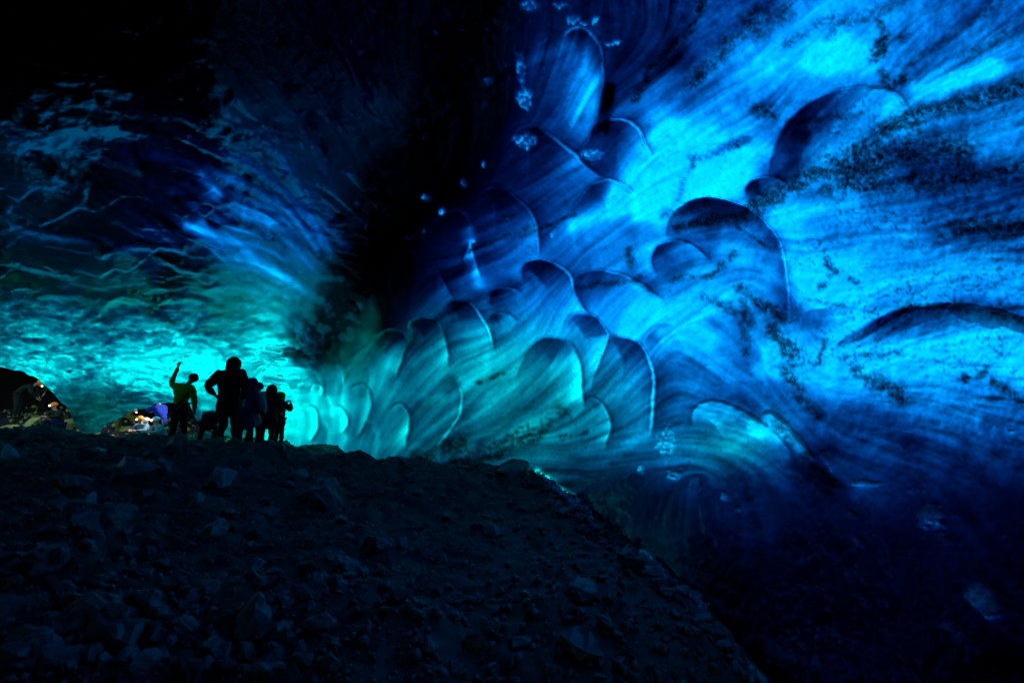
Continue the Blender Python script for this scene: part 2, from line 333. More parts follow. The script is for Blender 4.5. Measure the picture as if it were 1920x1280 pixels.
# long ridges of the left ceiling
RIDGE = [([(0,389),(33,415),(73,429),(139,440),(171,451),(193,471)], 5, 1.6), ([(193,473),(233,460),(284,457),(339,462)], 4, 2.2), ([(303,407),(317,429),(361,448)], 6, 1.3),
 ([(339,382),(365,389),(383,415),(419,462),(452,488),(503,499),(558,528),(616,564)], 8, 2.6), ([(434,393),(474,411),(540,448)], 16, 1.4), ([(395,340),(415,365)], 9, 2.2), ([(355,430),(400,450),(450,505),(520,540)], 4, 1.3), ([(470,340),(520,380),(590,400),(640,440)], 5, 1.6), ([(430,370),(500,400),(560,415),(620,460)], 5, 1.8), ([(520,440),(580,470),(630,520)], 5, 1.6), ([(300,480),(350,500),(420,510)], 3, 1.2), ([(540,330),(600,370),(650,420)], 5, 1.2), ([(420,420),(470,425),(520,470)], 4, 1.3), ([(20,480),(70,500),(130,512)], 4, 1.0), ([(60,560),(110,548),(180,560)], 3, 1.5), ([(0,600),(60,590),(120,600)], 3, 1.6), ([(200,600),(260,588),(330,600)], 3, 1.8), ([(300,560),(360,556),(420,580)], 3, 1.6), ([(420,560),(480,570),(540,600)], 3, 2.0), ([(450,620),(520,610),(580,650)], 4, 2.0), ([(500,470),(590,500)], 20, .9),
 ([(390,539),(437,531),(474,535),(496,546)], 4, 2.8), ([(146,608),(190,575),(233,553),(270,557),(292,572)], 4, 1.8), ([(372,612),(386,601),(437,597),(492,612),(529,634)], 4, 2), ([(474,531),(510,526),(540,539),(558,561)], 5, 1.8),
 ([(285,500),(335,505)], 26, -2.5), ([(270,550),(310,552)], 18, -2.5), ([(525,658),(570,662)], 6, -6), ([(570,640),(600,670),(625,640)], 14, -3), ([(120,45),(250,42),(320,70),(400,115)], 2.2, .5),
 ([(235,200),(300,205),(370,215),(430,245)], 2.5, .6), ([(430,245),(520,240),(590,262)], 2.5, .6), ([(160,172),(195,200),(198,225)], 6, 1.2), ([(250,290),(262,312)], 6, 1.2), ([(60,235),(90,255)], 6, .8),
 ([(100,320),(150,345),(150,370)], 5, .8), ([(0,55),(20,58)], 4, 1.3), ([(350,55),(400,62),(405,72)], 3, 1.2), ([(490,132),(540,152)], 3, 1.0), ([(30,530),(50,538),(100,545)], 6, 1.0), ([(500,630),(540,650)], 14, 2)]
for pts, w, dl in RIDGE:
    sp = spline(pts, 6) if len(pts) > 2 else pts
    d, sd_, t = seg_dist(sp, GU+(fbm(GU/20, GV/20, 171, 3)-.5)*12, GV+(fbm(GU/20, GV/20, 175, 3)-.5)*12); k = dl*(.6 if w < 4.5 and dl > 0 and pts[0][0] < 340 else 1)*(np.sin(np.pi*np.clip(t, .02, .98))**.5)
    LVL += k*np.where(sd_ < 0, np.exp(-(d/w)**2), np.exp(-(d/(w*2.2))**1.3))*(.6+.7*FLD['L1'])
    if dl > 0: LVL += -.8*np.exp(-((d-w*1.3)/(w*.8))**2)*(sd_ < 0); H_ += .03*np.exp(-(d/(w*2.5))**2)

upl = leftw*sstep(-GV, -420, -300)
H_ = H_*(1-upl)+blur(H_, 4)*.8*upl
# dirt trapped in the ice (bands of grit and sooty blotches) : points, width, strength
DIRT = [
 ([(1420,388),(1500,345),(1600,300),(1700,225),(1790,200),(1920,160)], 17, 1.0), ([(1560,335),(1700,285),(1800,290)], 36, .8),
 ([(1700,225),(1760,290),(1810,310)], 16, .6), ([(1600,350),(1750,340),(1920,320)], 22, .6), ([(1420,385),(1560,330)], 5, .8),
 ([(1780,430),(1920,425)], 16, .8), ([(1270,425),(1340,410),(1420,405)], 11, .9), ([(1250,400),(1330,385)], 12, .5),
 ([(1270,525),(1340,515),(1370,490),(1380,475)], 7, .6), ([(1400,540),(1430,570),(1480,600)], 10, 1.0), ([(1330,560),(1380,590)], 9, .6),
 ([(1395,570),(1400,610)], 10, .8), ([(1450,610),(1480,660),(1500,665)], 14, 1.0), ([(1410,600),(1400,660)], 8, .6),
 ([(1555,490),(1570,510)], 8, 1.1), ([(1605,525),(1612,530)], 6, .9), ([(1540,538),(1548,538)], 5, .8),
 ([(1655,45),(1665,70),(1640,110)], 9, 1.1), ([(1700,70),(1690,75)], 7, .8), ([(1660,140),(1670,155),(1700,145)], 8, 1.1), ([(1425,205),(1440,210)], 13, 1.1),
 ([(1320,0),(1290,60),(1220,130),(1190,190)], 6, .9), ([(1420,20),(1350,110),(1300,160)], 13, .7), ([(1480,0),(1420,60)], 20, .5),
 ([(1610,700),(1700,730)], 10, .8), ([(1470,690),(1500,740),(1540,780)], 10, .7), ([(1660,720),(1700,750)], 14, .7), ([(1870,715),(1920,750)], 7, .9),
 ([(1590,670),(1650,665),(1700,660)], 5, .6), ([(1820,710),(1860,700)], 8, .8), ([(1180,470),(1184,495)], 8, .6),
 ([(900,716),(950,700)], 4, .8), ([(1590,575),(1510,560)], 3, .6), ([(1550,640),(1540,680),(1450,690)], 5, .5), ([(1690,580),(1810,575),(1920,600)], 10, .6),
 ([(1400,265),(1300,300),(1270,380)], 7, .5), ([(1000,800),(900,850)], 8, .8), ([(1060,770),(980,830),(850,870)], 14, .7), ([(870,830),(760,870)], 20, .7),
 ([(1100,810),(1060,820)], 6, .7), ([(880,560),(820,600)], 4, .5), ([(1620,215),(1480,230)], 5, .4),([(1810,110),(1900,60)],10,.4),([(1560,60),(1700,0)],12,.4),
 ([(1880,0),(1700,130)], 8, .35), ([(1560,30),(1480,80)], 10, .4), ([(1460,800),(1520,860)], 12, .5), ([(1380,420),(1440,460)], 3, .8),
 ([(1080,400),(980,440)], 4, .5), ([(1200,520),(1090,540)], 6, .5),([(1000,420),(880,470)],5,.5),
]
grit = fbm(GU/5, GV/5, 51, 3); grit2 = fbm(GU/14, GV/14, 57, 4)
DIRTF = np.zeros(GU.shape)
wu = (fbm(GU/26, GV/26, 61, 5, .6)-.5)*26; wv = (fbm(GU/26+9, GV/26, 67, 5, .6)-.5)*22
for pts, w, st in DIRT:
    d, s, t = seg_dist(pts, GU+wu*min(1, w/9), GV+wv*min(1, w/9))
    DIRTF = np.maximum(DIRTF, st*np.exp(-(d/w)**2))
rightzone = sstep(GU, 1420, 1560)*sstep(GV, 140, 240)*sstep(-GV, -780, -640)
speck = sstep(grit*(.55+.45*FLD['L2']), .50, .58)
DIRT_DARK = np.clip(DIRTF*(0.35+0.9*sstep(grit2, .35, .62)) + 0.9*DIRTF*sstep(grit, .42, .6), 0, 1.4)
DIRT_DARK = DIRT_DARK + rightzone*0.4*sstep(grit, .60, .70)*(.3+sstep(fbm(GU/90, GV/60, 71, 3), .4, .65)) + .3*sstep(grit, .72, .80)*sstep(GU, 700, 1000)

sv_, _, _ = seg_dist([(930,-80),(850,120),(800,260),(720,360),(690,470),(630,590),(590,640)])
DARKEN = 1.5*np.exp(-(sv_/(46+.0*GV))**2)*(.5+sstep(grit2, .3, .6)) + 1.0*sstep(-GU, -960, -780)*sstep(-GV, -220, -70)*(.6+.6*grit2)  # darkening painted over the crest and upper left to mute reflected light
DIRT_DARK = DIRT_DARK+np.clip(DARKEN, 0, 1.8)
# frost patches sticking to the surface: u, v, radius u, radius v, strength
FROST = [(975,130,14,40,.7),(985,185,20,24,1),(985,265,26,16,1),(965,100,8,14,.6),(995,10,22,12,1),(1050,15,26,8,.7),(1075,40,14,10,1),(1095,50,12,5,1),(1118,42,8,12,.9),
 (1160,82,14,6,.8),(1140,86,14,3,.8),(930,40,8,10,.6),(815,38,4,8,.6),(905,310,5,9,.9),(868,345,9,13,.8),(800,370,14,12,.8),(828,398,10,10,.9),(790,435,18,10,.6),(1200,70,14,16,.4),
 (1110,290,26,14,.8),(1040,440,14,20,.6),(1250,830,34,60,.6),(1265,890,20,14,.7),(1200,880,9,12,.7),(1355,930,8,9,.9),(1385,955,9,9,.6),(1345,1010,16,20,.6),(1440,1150,10,60,.4),
 (1590,965,12,6,.9),(1605,1015,12,12,.7),(1620,905,40,7,.8),(1710,920,30,18,.5),(1740,970,36,40,.7),(1770,1010,14,14,.6),(1540,850,12,14,.5),(1550,870,20,30,.5),
 (1835,1115,30,26,1),(1850,1140,24,20,.9),(1780,1175,30,14,.7),(1800,1195,20,16,.7),(1900,1100,20,14,.5),(1890,1180,30,20,.5),(1870,800,30,10,.5),(1900,810,20,8,.5),
 (1220,1060,22,18,.8),(1060,930,30,14,.8),(1100,965,16,10,.8),(1215,1050,16,16,.9),(700,400,24,20,.25),(725,390,8,8,.6),(690,250,8,8,.4),(640,150,30,20,.15),(585,20,26,16,.25),
 (450,400,30,20,.2),(1310,930,14,16,.4),(770,60,20,20,.2),(1900,1140,14,60,.3),(1500,900,60,30,.4)]
rf = random.Random(77)
FROST += [(rf.uniform(650, 960), rf.uniform(10, 450), rf.uniform(3, 16), rf.uniform(4, 14), rf.uniform(.35, .75)) for _ in range(34)]
FR = np.zeros(GU.shape)
fn = fbm(GU/9, GV/9, 81, 4, .65)
for (u, v, a, b, s) in FROST:
    q = ((GU+wu*.5-u)/a)**2+((GV+wv*.5-v)/b)**2
    FR = np.maximum(FR, s*np.exp(-q*.8))
FR = sstep(FR*(0.5+1.0*fn), .38, .75)*np.clip(FR*1.2, 0, 1)*(.25+.9*sstep(grit, .38, .6))

calm = 1-.9*sstep(GV, 790, 890)*sstep(GU, 1050, 1250)
glint = sstep(-GU, -600, -480)*sstep(GV, 500, 620)
lob = sstep(GU, 640, 760)*sstep(-GU, -1420, -1250)
EXTRA = glint*((fbm(GU/16+GV/30, GV/5, 401, 4)-.5)*5+2.5*sstep(fbm(GU/14, GV/6, 405, 4, .65), .58, .70)+.5+2.6*(1-np.abs(2*fbm(GU/34, GV/12, 421, 3)-1))**14-1.6*(1-np.abs(2*fbm(GU/30+9, GV/11, 427, 3)-1))**12-1.1*sstep(fbm(GU/40, GV/14, 409, 4, .6), .52, .66))+calm*(FLD['L2']-.5)*1.5+(FLD['L3']-.5)*(1.6+1.4*sstep(GU, 1150, 1350))+(fbm(GU/55, GV/40, 501, 4, .6)-.5)*3.6*sstep(GU, 1150, 1350)+(FLD['L1']-.5)*.5
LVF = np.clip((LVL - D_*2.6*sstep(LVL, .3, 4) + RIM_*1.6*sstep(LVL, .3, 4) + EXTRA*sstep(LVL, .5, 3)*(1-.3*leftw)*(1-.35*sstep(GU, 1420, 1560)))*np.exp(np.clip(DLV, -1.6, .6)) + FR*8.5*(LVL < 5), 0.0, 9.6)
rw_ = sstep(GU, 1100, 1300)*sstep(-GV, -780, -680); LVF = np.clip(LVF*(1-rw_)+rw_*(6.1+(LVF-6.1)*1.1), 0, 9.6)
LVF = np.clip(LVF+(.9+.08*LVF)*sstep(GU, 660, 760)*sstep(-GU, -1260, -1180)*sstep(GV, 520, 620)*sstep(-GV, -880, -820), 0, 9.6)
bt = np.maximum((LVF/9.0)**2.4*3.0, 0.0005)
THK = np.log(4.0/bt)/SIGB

def ice_wall():
    # column / row positions: fine inside the picture, stretched outside it
    s = 2.2
    ins = np.arange(-70, 1990, s); out = [ ]
    def stretch(a, end, n): t = np.linspace(0, 1, n+1)[1:]; return a+(end-a)*t**1.7
    us = np.concatenate([stretch(ins[0], -1900, 60)[::-1], ins, stretch(ins[-1], 3800, 60)])
    vin = np.arange(-60, 1345, s)
    vtop = stretch(vin[0], -1900, 60)[::-1]; vbot = stretch(vin[-1], 2300, 30)
    vs = np.concatenate([vtop, vin, vbot])
    t = (vs-vs[0]); U, V = np.meshgrid(us, vs)
    # lower rim of the ice: hangs free on the left above the side passages
    rim = np.interp(us, [-1900,-230,-170,0,30,62,100,128,140,150,162,186,200,225,255,285,320,352,372,392,410,430,450,480,3800],
                        [1e5,1e5,672,688,693,704,736,768,796,808,813,811,797,782,768,760,752,752,800,880,1000,1300,2000,1e5,1e5])
    rim = rim + (vnoise(us/14, us*0, 5)-.5)*5*(rim < 830)
    k0 = 560.0
    m = (V > k0)
    scale = (rim-k0)/(2300-k0)
    # keep pixel spacing above the rim: compress nonlinearly
    Vn = V.copy()
    for i in range(len(us)):
        if rim[i] < 9e4:
            x = (vs-k0); x = np.where(x > 0, x, 0); R = rim[i]-k0
            # monotone map [0,X]->[0,R], slope 1 near 0
            y = x/(1+(x/R)**4)**.25
            Vn[:, i] = np.where(vs > k0, k0+y, vs)
    V = Vn
    R = base_r(U, V)
    P = ray(U, V)*R[..., None]; P[..., 2] += CAMZ
    du = np.gradient(P, axis=1); dv = np.gradient(P, axis=0)
    N = np.cross(du, dv); N /= np.linalg.norm(N, axis=-1, keepdims=True)+1e-12
    sgn = np.sign((N*(P-np.array([0, 0, CAMZ]))).sum(-1))[..., None]; N = N*sgn      # points away from the cave
    # smooth the normals a little so offsets do not cross
    for _ in range(6):
        N[1:-1, 1:-1] = (N[1:-1, 1:-1]+N[:-2, 1:-1]+N[2:, 1:-1]+N[1:-1, :-2]+N[1:-1, 2:])/5
    N /= np.linalg.norm(N, axis=-1, keepdims=True)
    H = samp(H_, U, V); T = samp(THK, U, V)
    # finer relief in metres, along the flow of the ice
    rz = 1-.55*sstep(U, 1300, 1500)
    fine = (samp(FLD['L2'], U, V)-.5)*.022*rz+(samp(FLD['L3'], U, V)-.5)*.04*rz+(fbm(U/28, V/28, 91, 4)-.5)*.035+(samp(FLD['L1'], U, V)-.5)*.006*rz
    lw = samp(leftw, U, V)*sstep(V, 540, 640)
    fine = fine*(1+1.6*lw)*(.3+.7*sstep(samp(LVL, U, V), .2, 3))*(.3+.7*samp(calm, U, V))
    edge = np.minimum(1, (U < 2050)*1.0)
    toC = -(P-np.array([0, 0, CAMZ])); toC /= np.linalg.norm(toC, axis=-1, keepdims=True)   # towards the middle of the cave
    DV = N*.35-toC*.65; DV /= np.linalg.norm(DV, axis=-1, keepdims=True)
    inner = P-DV*(H+fine+.04)[..., None]
    vd = P-np.array([0, 0, CAMZ]); vd /= np.linalg.norm(vd, axis=-1, keepdims=True)
    ci = np.abs((vd*N).sum(-1)); ct = np.sqrt(1-(1-ci**2)/1.31**2)
    clg = samp(leftw*sstep(-GV, -660, -600), U, V); kb = .16+.44*clg; Hb = samp(blur(H_, 1), U, V)*(1-kb)+samp(blur(H_, 5), U, V)*kb
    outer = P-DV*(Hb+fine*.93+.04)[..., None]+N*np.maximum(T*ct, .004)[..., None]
    ny, nx = U.shape; n = ny*nx
    co = np.concatenate([inner.reshape(-1, 3), outer.reshape(-1, 3)])
    idx = np.arange(n).reshape(ny, nx)
    a, b, c, d = idx[:-1, :-1].ravel(), idx[:-1, 1:].ravel(), idx[1:, 1:].ravel(), idx[1:, :-1].ravel()
    q_in = np.stack([a, d, c, b], 1); q_out = np.stack([a, b, c, d], 1)+n
    # find orientation: inner faces must look into the cave
    def strip(i, j): return np.stack([i, j, j+n, i+n], 1)
    top = idx[0]; bot = idx[-1]; lef = idx[:, 0]; rig = idx[:, -1]
    sides = np.concatenate([strip(top[:-1], top[1:]), strip(bot[1:], bot[:-1]), strip(lef[1:], lef[:-1]), strip(rig[:-1], rig[1:])])
    faces = np.concatenate([q_in, q_out, sides])
    fc = faces[q_in.shape[0]//2]; v0, v1, v2 = co[fc[0]], co[fc[1]], co[fc[2]]
    nn = np.cross(v1-v0, v2-v0)
    if np.dot(nn, v0-np.array([0, 0, CAMZ])) > 0: faces = faces[:, ::-1]; print('flipped')
    me = bpy.data.meshes.new('ice_cave_wall')
    me.vertices.add(len(co)); me.vertices.foreach_set('co', co.astype(np.float32).ravel())
    me.loops.add(faces.size); me.loops.foreach_set('vertex_index', faces.astype(np.int32).ravel())
    me.polygons.add(len(faces)); me.polygons.foreach_set('loop_start', np.arange(0, faces.size, 4, dtype=np.int32))
    try: me.polygons.foreach_set('loop_total', np.full(len(faces), 4, np.int32))
    except Exception: pass
    me.update(calc_edges=True)
    me.polygons.foreach_set('use_smooth', np.ones(len(faces), bool))
    def attr(name, arr):
        at_ = me.attributes.new(name, 'FLOAT', 'POINT'); at_.data.foreach_set('value', arr.astype(np.float32).ravel())
    z = np.zeros(n); attr('outer', np.concatenate([z, z+1]))
    inframe = 1.0
    dirt_dark = samp(DIRT_DARK, U, V).ravel(); attr('dirt_dark', np.concatenate([dirt_dark, z]))
    attr('frost', np.concatenate([samp(FR, U, V).ravel(), z]))
    streak = (samp(FLD['L0'], U, V)*.3+samp(FLD['L1'], U, V)*.35+samp(FLD['L2'], U, V)*.35).ravel(); streak = .5+(streak-.5)*1.5; streak = streak-.35*sstep(-samp(FLD['L1'], U, V).ravel(), -.3, -.12); streak = 1-(1-streak)*(samp(calm, U, V)*(.32+.68*samp(lob, U, V))).ravel()
    attr('streak', np.concatenate([streak, z]))
    # blue ice on the right, greener ice low and to the left
    teal = sstep(-(U-1230), -160, 260)*sstep(V+0.30*(1230-U), 600, 800)*sstep(V, 430, 600) + .7*np.exp(-(((U-1370)/90)**2+((V-840)/60)**2))
    teal = np.maximum(teal, sstep(-U, -620, -540)*sstep(V, 530, 640))
    teal = teal*(1-.7*np.exp(-(((U-620)/70)**2+((V-580)/80)**2)))
    attr('teal', np.concatenate([np.clip(teal, 0, 1).ravel(), z]))
    me.materials.append(ice_material())
    o = bpy.data.objects.new('ice_wall', me); COL.objects.link(o)
    tag(o, 'translucent blue and teal glacier ice wall with scalloped hollows arching over the cave', 'ice wall')
    return o, outer, (U, V, inner)

def N_(t, typ, **kw):
    n = t.nodes.new(typ)
    for k, v in kw.items(): setattr(n, k, v)
    return n
def ice_material():
    m = bpy.data.materials.new('glacier_ice'); m.use_nodes = True; t = m.node_tree; t.nodes.clear(); L = t.links.new
    out = N_(t, 'ShaderNodeOutputMaterial')
    def A(n): a = N_(t, 'ShaderNodeAttribute'); a.attribute_name = n; return a.outputs['Fac']
    geo = N_(t, 'ShaderNodeNewGeometry')
    # tint: blue to teal
    mix = N_(t, 'ShaderNodeMix', data_type='RGBA'); L(A('teal'), mix.inputs['Factor'])
    mix.inputs['A'].default_value = (0.0, 0.38, 1.0, 1); mix.inputs['B'].default_value = (0.0, 0.98, 0.80, 1)
    # dark grit, painted darkening and streaks
    g = N_(t, 'ShaderNodeTexNoise'); g.inputs['Scale'].default_value = 45; g.inputs['Detail'].default_value = 6; L(geo.outputs['Position'], g.inputs['Vector'])
    gr = N_(t, 'ShaderNodeMapRange'); gr.inputs['From Min'].default_value = .35; gr.inputs['From Max'].default_value = .65; gr.inputs['To Min'].default_value = .55; gr.inputs['To Max'].default_value = 1.25
    L(g.outputs['Fac'], gr.inputs['Value'])
    dm = N_(t, 'ShaderNodeMath', operation='MULTIPLY'); L(A('dirt_dark'), dm.inputs[0]); L(gr.outputs[0], dm.inputs[1])
    dm2 = N_(t, 'ShaderNodeMath', operation='MULTIPLY'); L(dm.outputs[0], dm2.inputs[0]); dm2.inputs[1].default_value = -1.8
    ex = N_(t, 'ShaderNodeMath', operation='EXPONENT'); L(dm2.outputs[0], ex.inputs[0])
    st = N_(t, 'ShaderNodeMapRange'); L(A('streak'), st.inputs['Value']); st.inputs['To Min'].default_value = .62; st.inputs['To Max'].default_value = 1.0
    mu = N_(t, 'ShaderNodeMath', operation='MULTIPLY'); L(ex.outputs[0], mu.inputs[0]); L(st.outputs[0], mu.inputs[1])
    g2 = N_(t, 'ShaderNodeTexNoise'); g2.inputs['Scale'].default_value = 14; g2.inputs['Detail'].default_value = 8; g2.inputs['Roughness'].default_value = .7; L(geo.outputs['Position'], g2.inputs['Vector'])
    gr2 = N_(t, 'ShaderNodeMapRange'); gr2.inputs['From Min'].default_value = .3; gr2.inputs['From Max'].default_value = .7; gr2.inputs['To Min'].default_value = .78; gr2.inputs['To Max'].default_value = 1.1
    L(g2.outputs['Fac'], gr2.inputs['Value'])
    mu2 = N_(t, 'ShaderNodeMath', operation='MULTIPLY'); L(mu.outputs[0], mu2.inputs[0]); L(gr2.outputs[0], mu2.inputs[1])
    sc = N_(t, 'ShaderNodeVectorMath', operation='SCALE'); L(mix.outputs['Result'], sc.inputs[0]); L(mu2.outputs[0], sc.inputs['Scale'])
    bmp = N_(t, 'ShaderNodeBump'); bmp.inputs['Strength'].default_value = .2; bmp.inputs['Distance'].default_value = .015
    nb = N_(t, 'ShaderNodeTexNoise'); nb.inputs['Scale'].default_value = 9; nb.inputs['Detail'].default_value = 5; L(geo.outputs['Position'], nb.inputs['Vector']); L(nb.outputs['Fac'], bmp.inputs['Height'])
    gl = N_(t, 'ShaderNodeBsdfGlass'); gl.inputs['IOR'].default_value = 1.31; gl.inputs['Roughness'].default_value = .012
    L(sc.outputs[0], gl.inputs['Color']); L(bmp.outputs[0], gl.inputs['Normal'])
    fd = N_(t, 'ShaderNodeBsdfDiffuse'); fd.inputs['Color'].default_value = (.03, .42, .95, 1)
    ft = N_(t, 'ShaderNodeBsdfTranslucent'); ft.inputs['Color'].default_value = (.03, .45, .95, 1)
    fm = N_(t, 'ShaderNodeMixShader'); fm.inputs[0].default_value = .3; L(fd.outputs[0], fm.inputs[1]); L(ft.outputs[0], fm.inputs[2])
    m1 = N_(t, 'ShaderNodeMixShader'); fq = N_(t, 'ShaderNodeMath', operation='MULTIPLY'); L(A('frost'), fq.inputs[0]); fq.inputs[1].default_value = .75; L(fq.outputs[0], m1.inputs[0]); L(gl.outputs[0], m1.inputs[1]); L(fm.outputs[0], m1.inputs[2])
    # weathered outer skin of the glacier: lets daylight in
    tr = N_(t, 'ShaderNodeBsdfTranslucent'); tr.inputs['Color'].default_value = (.9, .9, .9, 1)
    m2 = N_(t, 'ShaderNodeMixShader'); L(A('outer'), m2.inputs[0]); L(m1.outputs[0], m2.inputs[1]); L(tr.outputs[0], m2.inputs[2])
    va = N_(t, 'ShaderNodeVolumeAbsorption'); D = 140.0
    va.inputs['Density'].default_value = D; va.inputs['Color'].default_value = (0.0, 1-SIGB*1.35/D, 1-SIGB/D, 1)
    L(m2.outputs[0], out.inputs['Surface']); L(va.outputs[0], out.inputs['Volume'])
    return m

ICE, OUTER, ICEG = ice_wall()

# ---------------------------------------------------------------- the rubble floor
def P_(u, v, Y): p = at(u, v, Y); return (p.x, p.y, p.z)
GP = [P_(*q) for q in [(100,1280,2.7),(700,1280,2.8),(1180,1280,2.9),(1400,1270,3.1),(100,1050,4.3),(600,1060,4.6),(1050,1060,4.8),(1290,1115,4.2),
   (1195,1035,5.2),(1095,968,6.4),(1012,890,8.0),(100,900,7.0),(400,905,7.6),(700,930,7.2),(900,920,7.2),(-200,850,8),
   (0,818,10.2),(150,818,10.4),(300,822,10.4),(400,838,10.8),(540,846,11.2),(700,864,9.8),(860,866,8.8),(950,872,8.4)]]
GP += [(x, y, CAMZ+z) for x, y, z in [(-18,14,-1.25),(-9,14,-1.5),(-4,13,-1.5),(0,11,-1.9),(2.5,8,-2.1),(-14,17,-1.15),(-10,18,-1.15),(-6,18,-1.3),(-2,18,-1.6),(-22,24,-.2),(-14,24,-.7),(-10,24,-.9),(-18,20,-.75),
   (2.8,5,-2.7),(2.6,3.4,-2.9),(2.6,1.5,-2.9),(5,4,-3),(8,10,-3),(0,0,-1.6),(-4,0,-1.5),(-9,4,-1.2),(-8,-6,-1.5),(0,-8,-1.6),(4,-4,-2.2),(-30,12,-.8),(-30,30,0),(0,30,-1.5),(20,20,-3)]]
GP += [(x, y, CAMZ+z) for x, y, z in [(-6.4,12,-.93),(-6.8,13.5,-1.05),(-6.6,14.5,-1.17),(-6.9,16,-1.26),(-8.3,13.2,-1.12),(-7,18,-1.5)]]
GXY = [(p[0]*40, p[1]*40) for p in GP]; GZ = [p[2] for p in GP]
def ground_z(X, Y, detail=True):
    X = np.asarray(X, float); Y = np.asarray(Y, float)
    z = rbf(GXY, GZ, np.clip(X, -34, 24)*40, np.clip(Y, -12, 34)*40)
    far = sstep(np.hypot(X, Y-8), 26, 40); z = z*(1-far)+(CAMZ-2.6)*far
    if detail:
        near = 1-far
        z = z+near*((fbm(X*1.1, Y*1.1, 201, 5, .55)-.5)*(.34+.3*sstep(-X, 1, 4))+(fbm(X*6, Y*6, 207, 4, .6)-.5)*.12)
    return z
def rock_material(name, col, var=.5, scale=6, rough=.75, spec=.4, bump=.5):
    m = bpy.data.materials.new(name); m.use_nodes = True; t = m.node_tree; b = t.nodes['Principled BSDF']; L = t.links.new
    geo = N_(t, 'ShaderNodeNewGeometry'); n1 = N_(t, 'ShaderNodeTexNoise'); n1.inputs['Scale'].default_value = scale; n1.inputs['Detail'].default_value = 9; n1.inputs['Roughness'].default_value = .65
    L(geo.outputs['Position'], n1.inputs['Vector'])
    r = N_(t, 'ShaderNodeValToRGB'); e = r.color_ramp.elements; e[0].position = .3; e[1].position = .72
    e[0].color = tuple(c*(1-var) for c in col)+(1,); e[1].color = tuple(min(1, c*(1+var)) for c in col)+(1,)
    L(n1.outputs['Fac'], r.inputs[0]); L(r.outputs[0], b.inputs['Base Color'])
    n2 = N_(t, 'ShaderNodeTexNoise'); n2.inputs['Scale'].default_value = scale*6; n2.inputs['Detail'].default_value = 8; L(geo.outputs['Position'], n2.inputs['Vector'])
    bp = N_(t, 'ShaderNodeBump'); bp.inputs['Strength'].default_value = bump; bp.inputs['Distance'].default_value = .02
    L(n2.outputs['Fac'], bp.inputs['Height']); L(bp.outputs[0], b.inputs['Normal'])
    b.inputs['Roughness'].default_value = rough; b.inputs['Specular IOR Level'].default_value = spec
    return m
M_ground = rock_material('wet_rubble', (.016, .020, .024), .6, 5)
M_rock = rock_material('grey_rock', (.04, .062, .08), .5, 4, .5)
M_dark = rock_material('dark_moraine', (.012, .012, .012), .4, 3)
M_lit_rock = rock_material('lit_rock', (.26, .36, .08), .35, 3, .8)  # yellow-green of the lit passages put into the rock colour
M_pale = rock_material('pale_rock', (.17, .26, .32), .3, 4, .7)
def mesh_from(name, co, faces, mat, smooth=False):
    me = bpy.data.meshes.new(name); co = np.asarray(co, np.float32); faces = np.asarray(faces, np.int32); k = faces.shape[1]
    me.vertices.add(len(co)); me.vertices.foreach_set('co', co.ravel())
    me.loops.add(faces.size); me.loops.foreach_set('vertex_index', faces.ravel())
    me.polygons.add(len(faces)); me.polygons.foreach_set('loop_start', np.arange(0, faces.size, k, dtype=np.int32))
    me.update(calc_edges=True)
    if smooth: me.polygons.foreach_set('use_smooth', np.ones(len(faces), bool))
    me.materials.append(mat); return me
def grid_faces(ny, nx):
    idx = np.arange(ny*nx).reshape(ny, nx)
    return np.stack([idx[:-1, :-1].ravel(), idx[:-1, 1:].ravel(), idx[1:, 1:].ravel(), idx[1:, :-1].ravel()], 1)
def axis(segs):
    out = []
    for a, b, n in segs: out += list(np.linspace(a, b, n, endpoint=False))
    return np.array(out+[segs[-1][1]])
gxs = axis([(-900, -60, 10), (-60, -24, 30), (-24, -9, 150), (-9, 3.2, 420), (3.2, 12, 30), (12, 60, 14), (60, 900, 10)])
gys = axis([(-900, -40, 10), (-40, -4, 20), (-4, 2, 30), (2, 13, 420), (13, 28, 150), (28, 60, 16), (60, 900, 10)])
XX, YY = np.meshgrid(gxs, gys); ZZ = ground_z(XX, YY)
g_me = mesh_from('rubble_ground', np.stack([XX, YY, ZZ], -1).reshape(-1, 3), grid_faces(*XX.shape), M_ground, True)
g_o = bpy.data.objects.new('ground', g_me); COL.objects.link(g_o); tag(g_o, kind='structure')

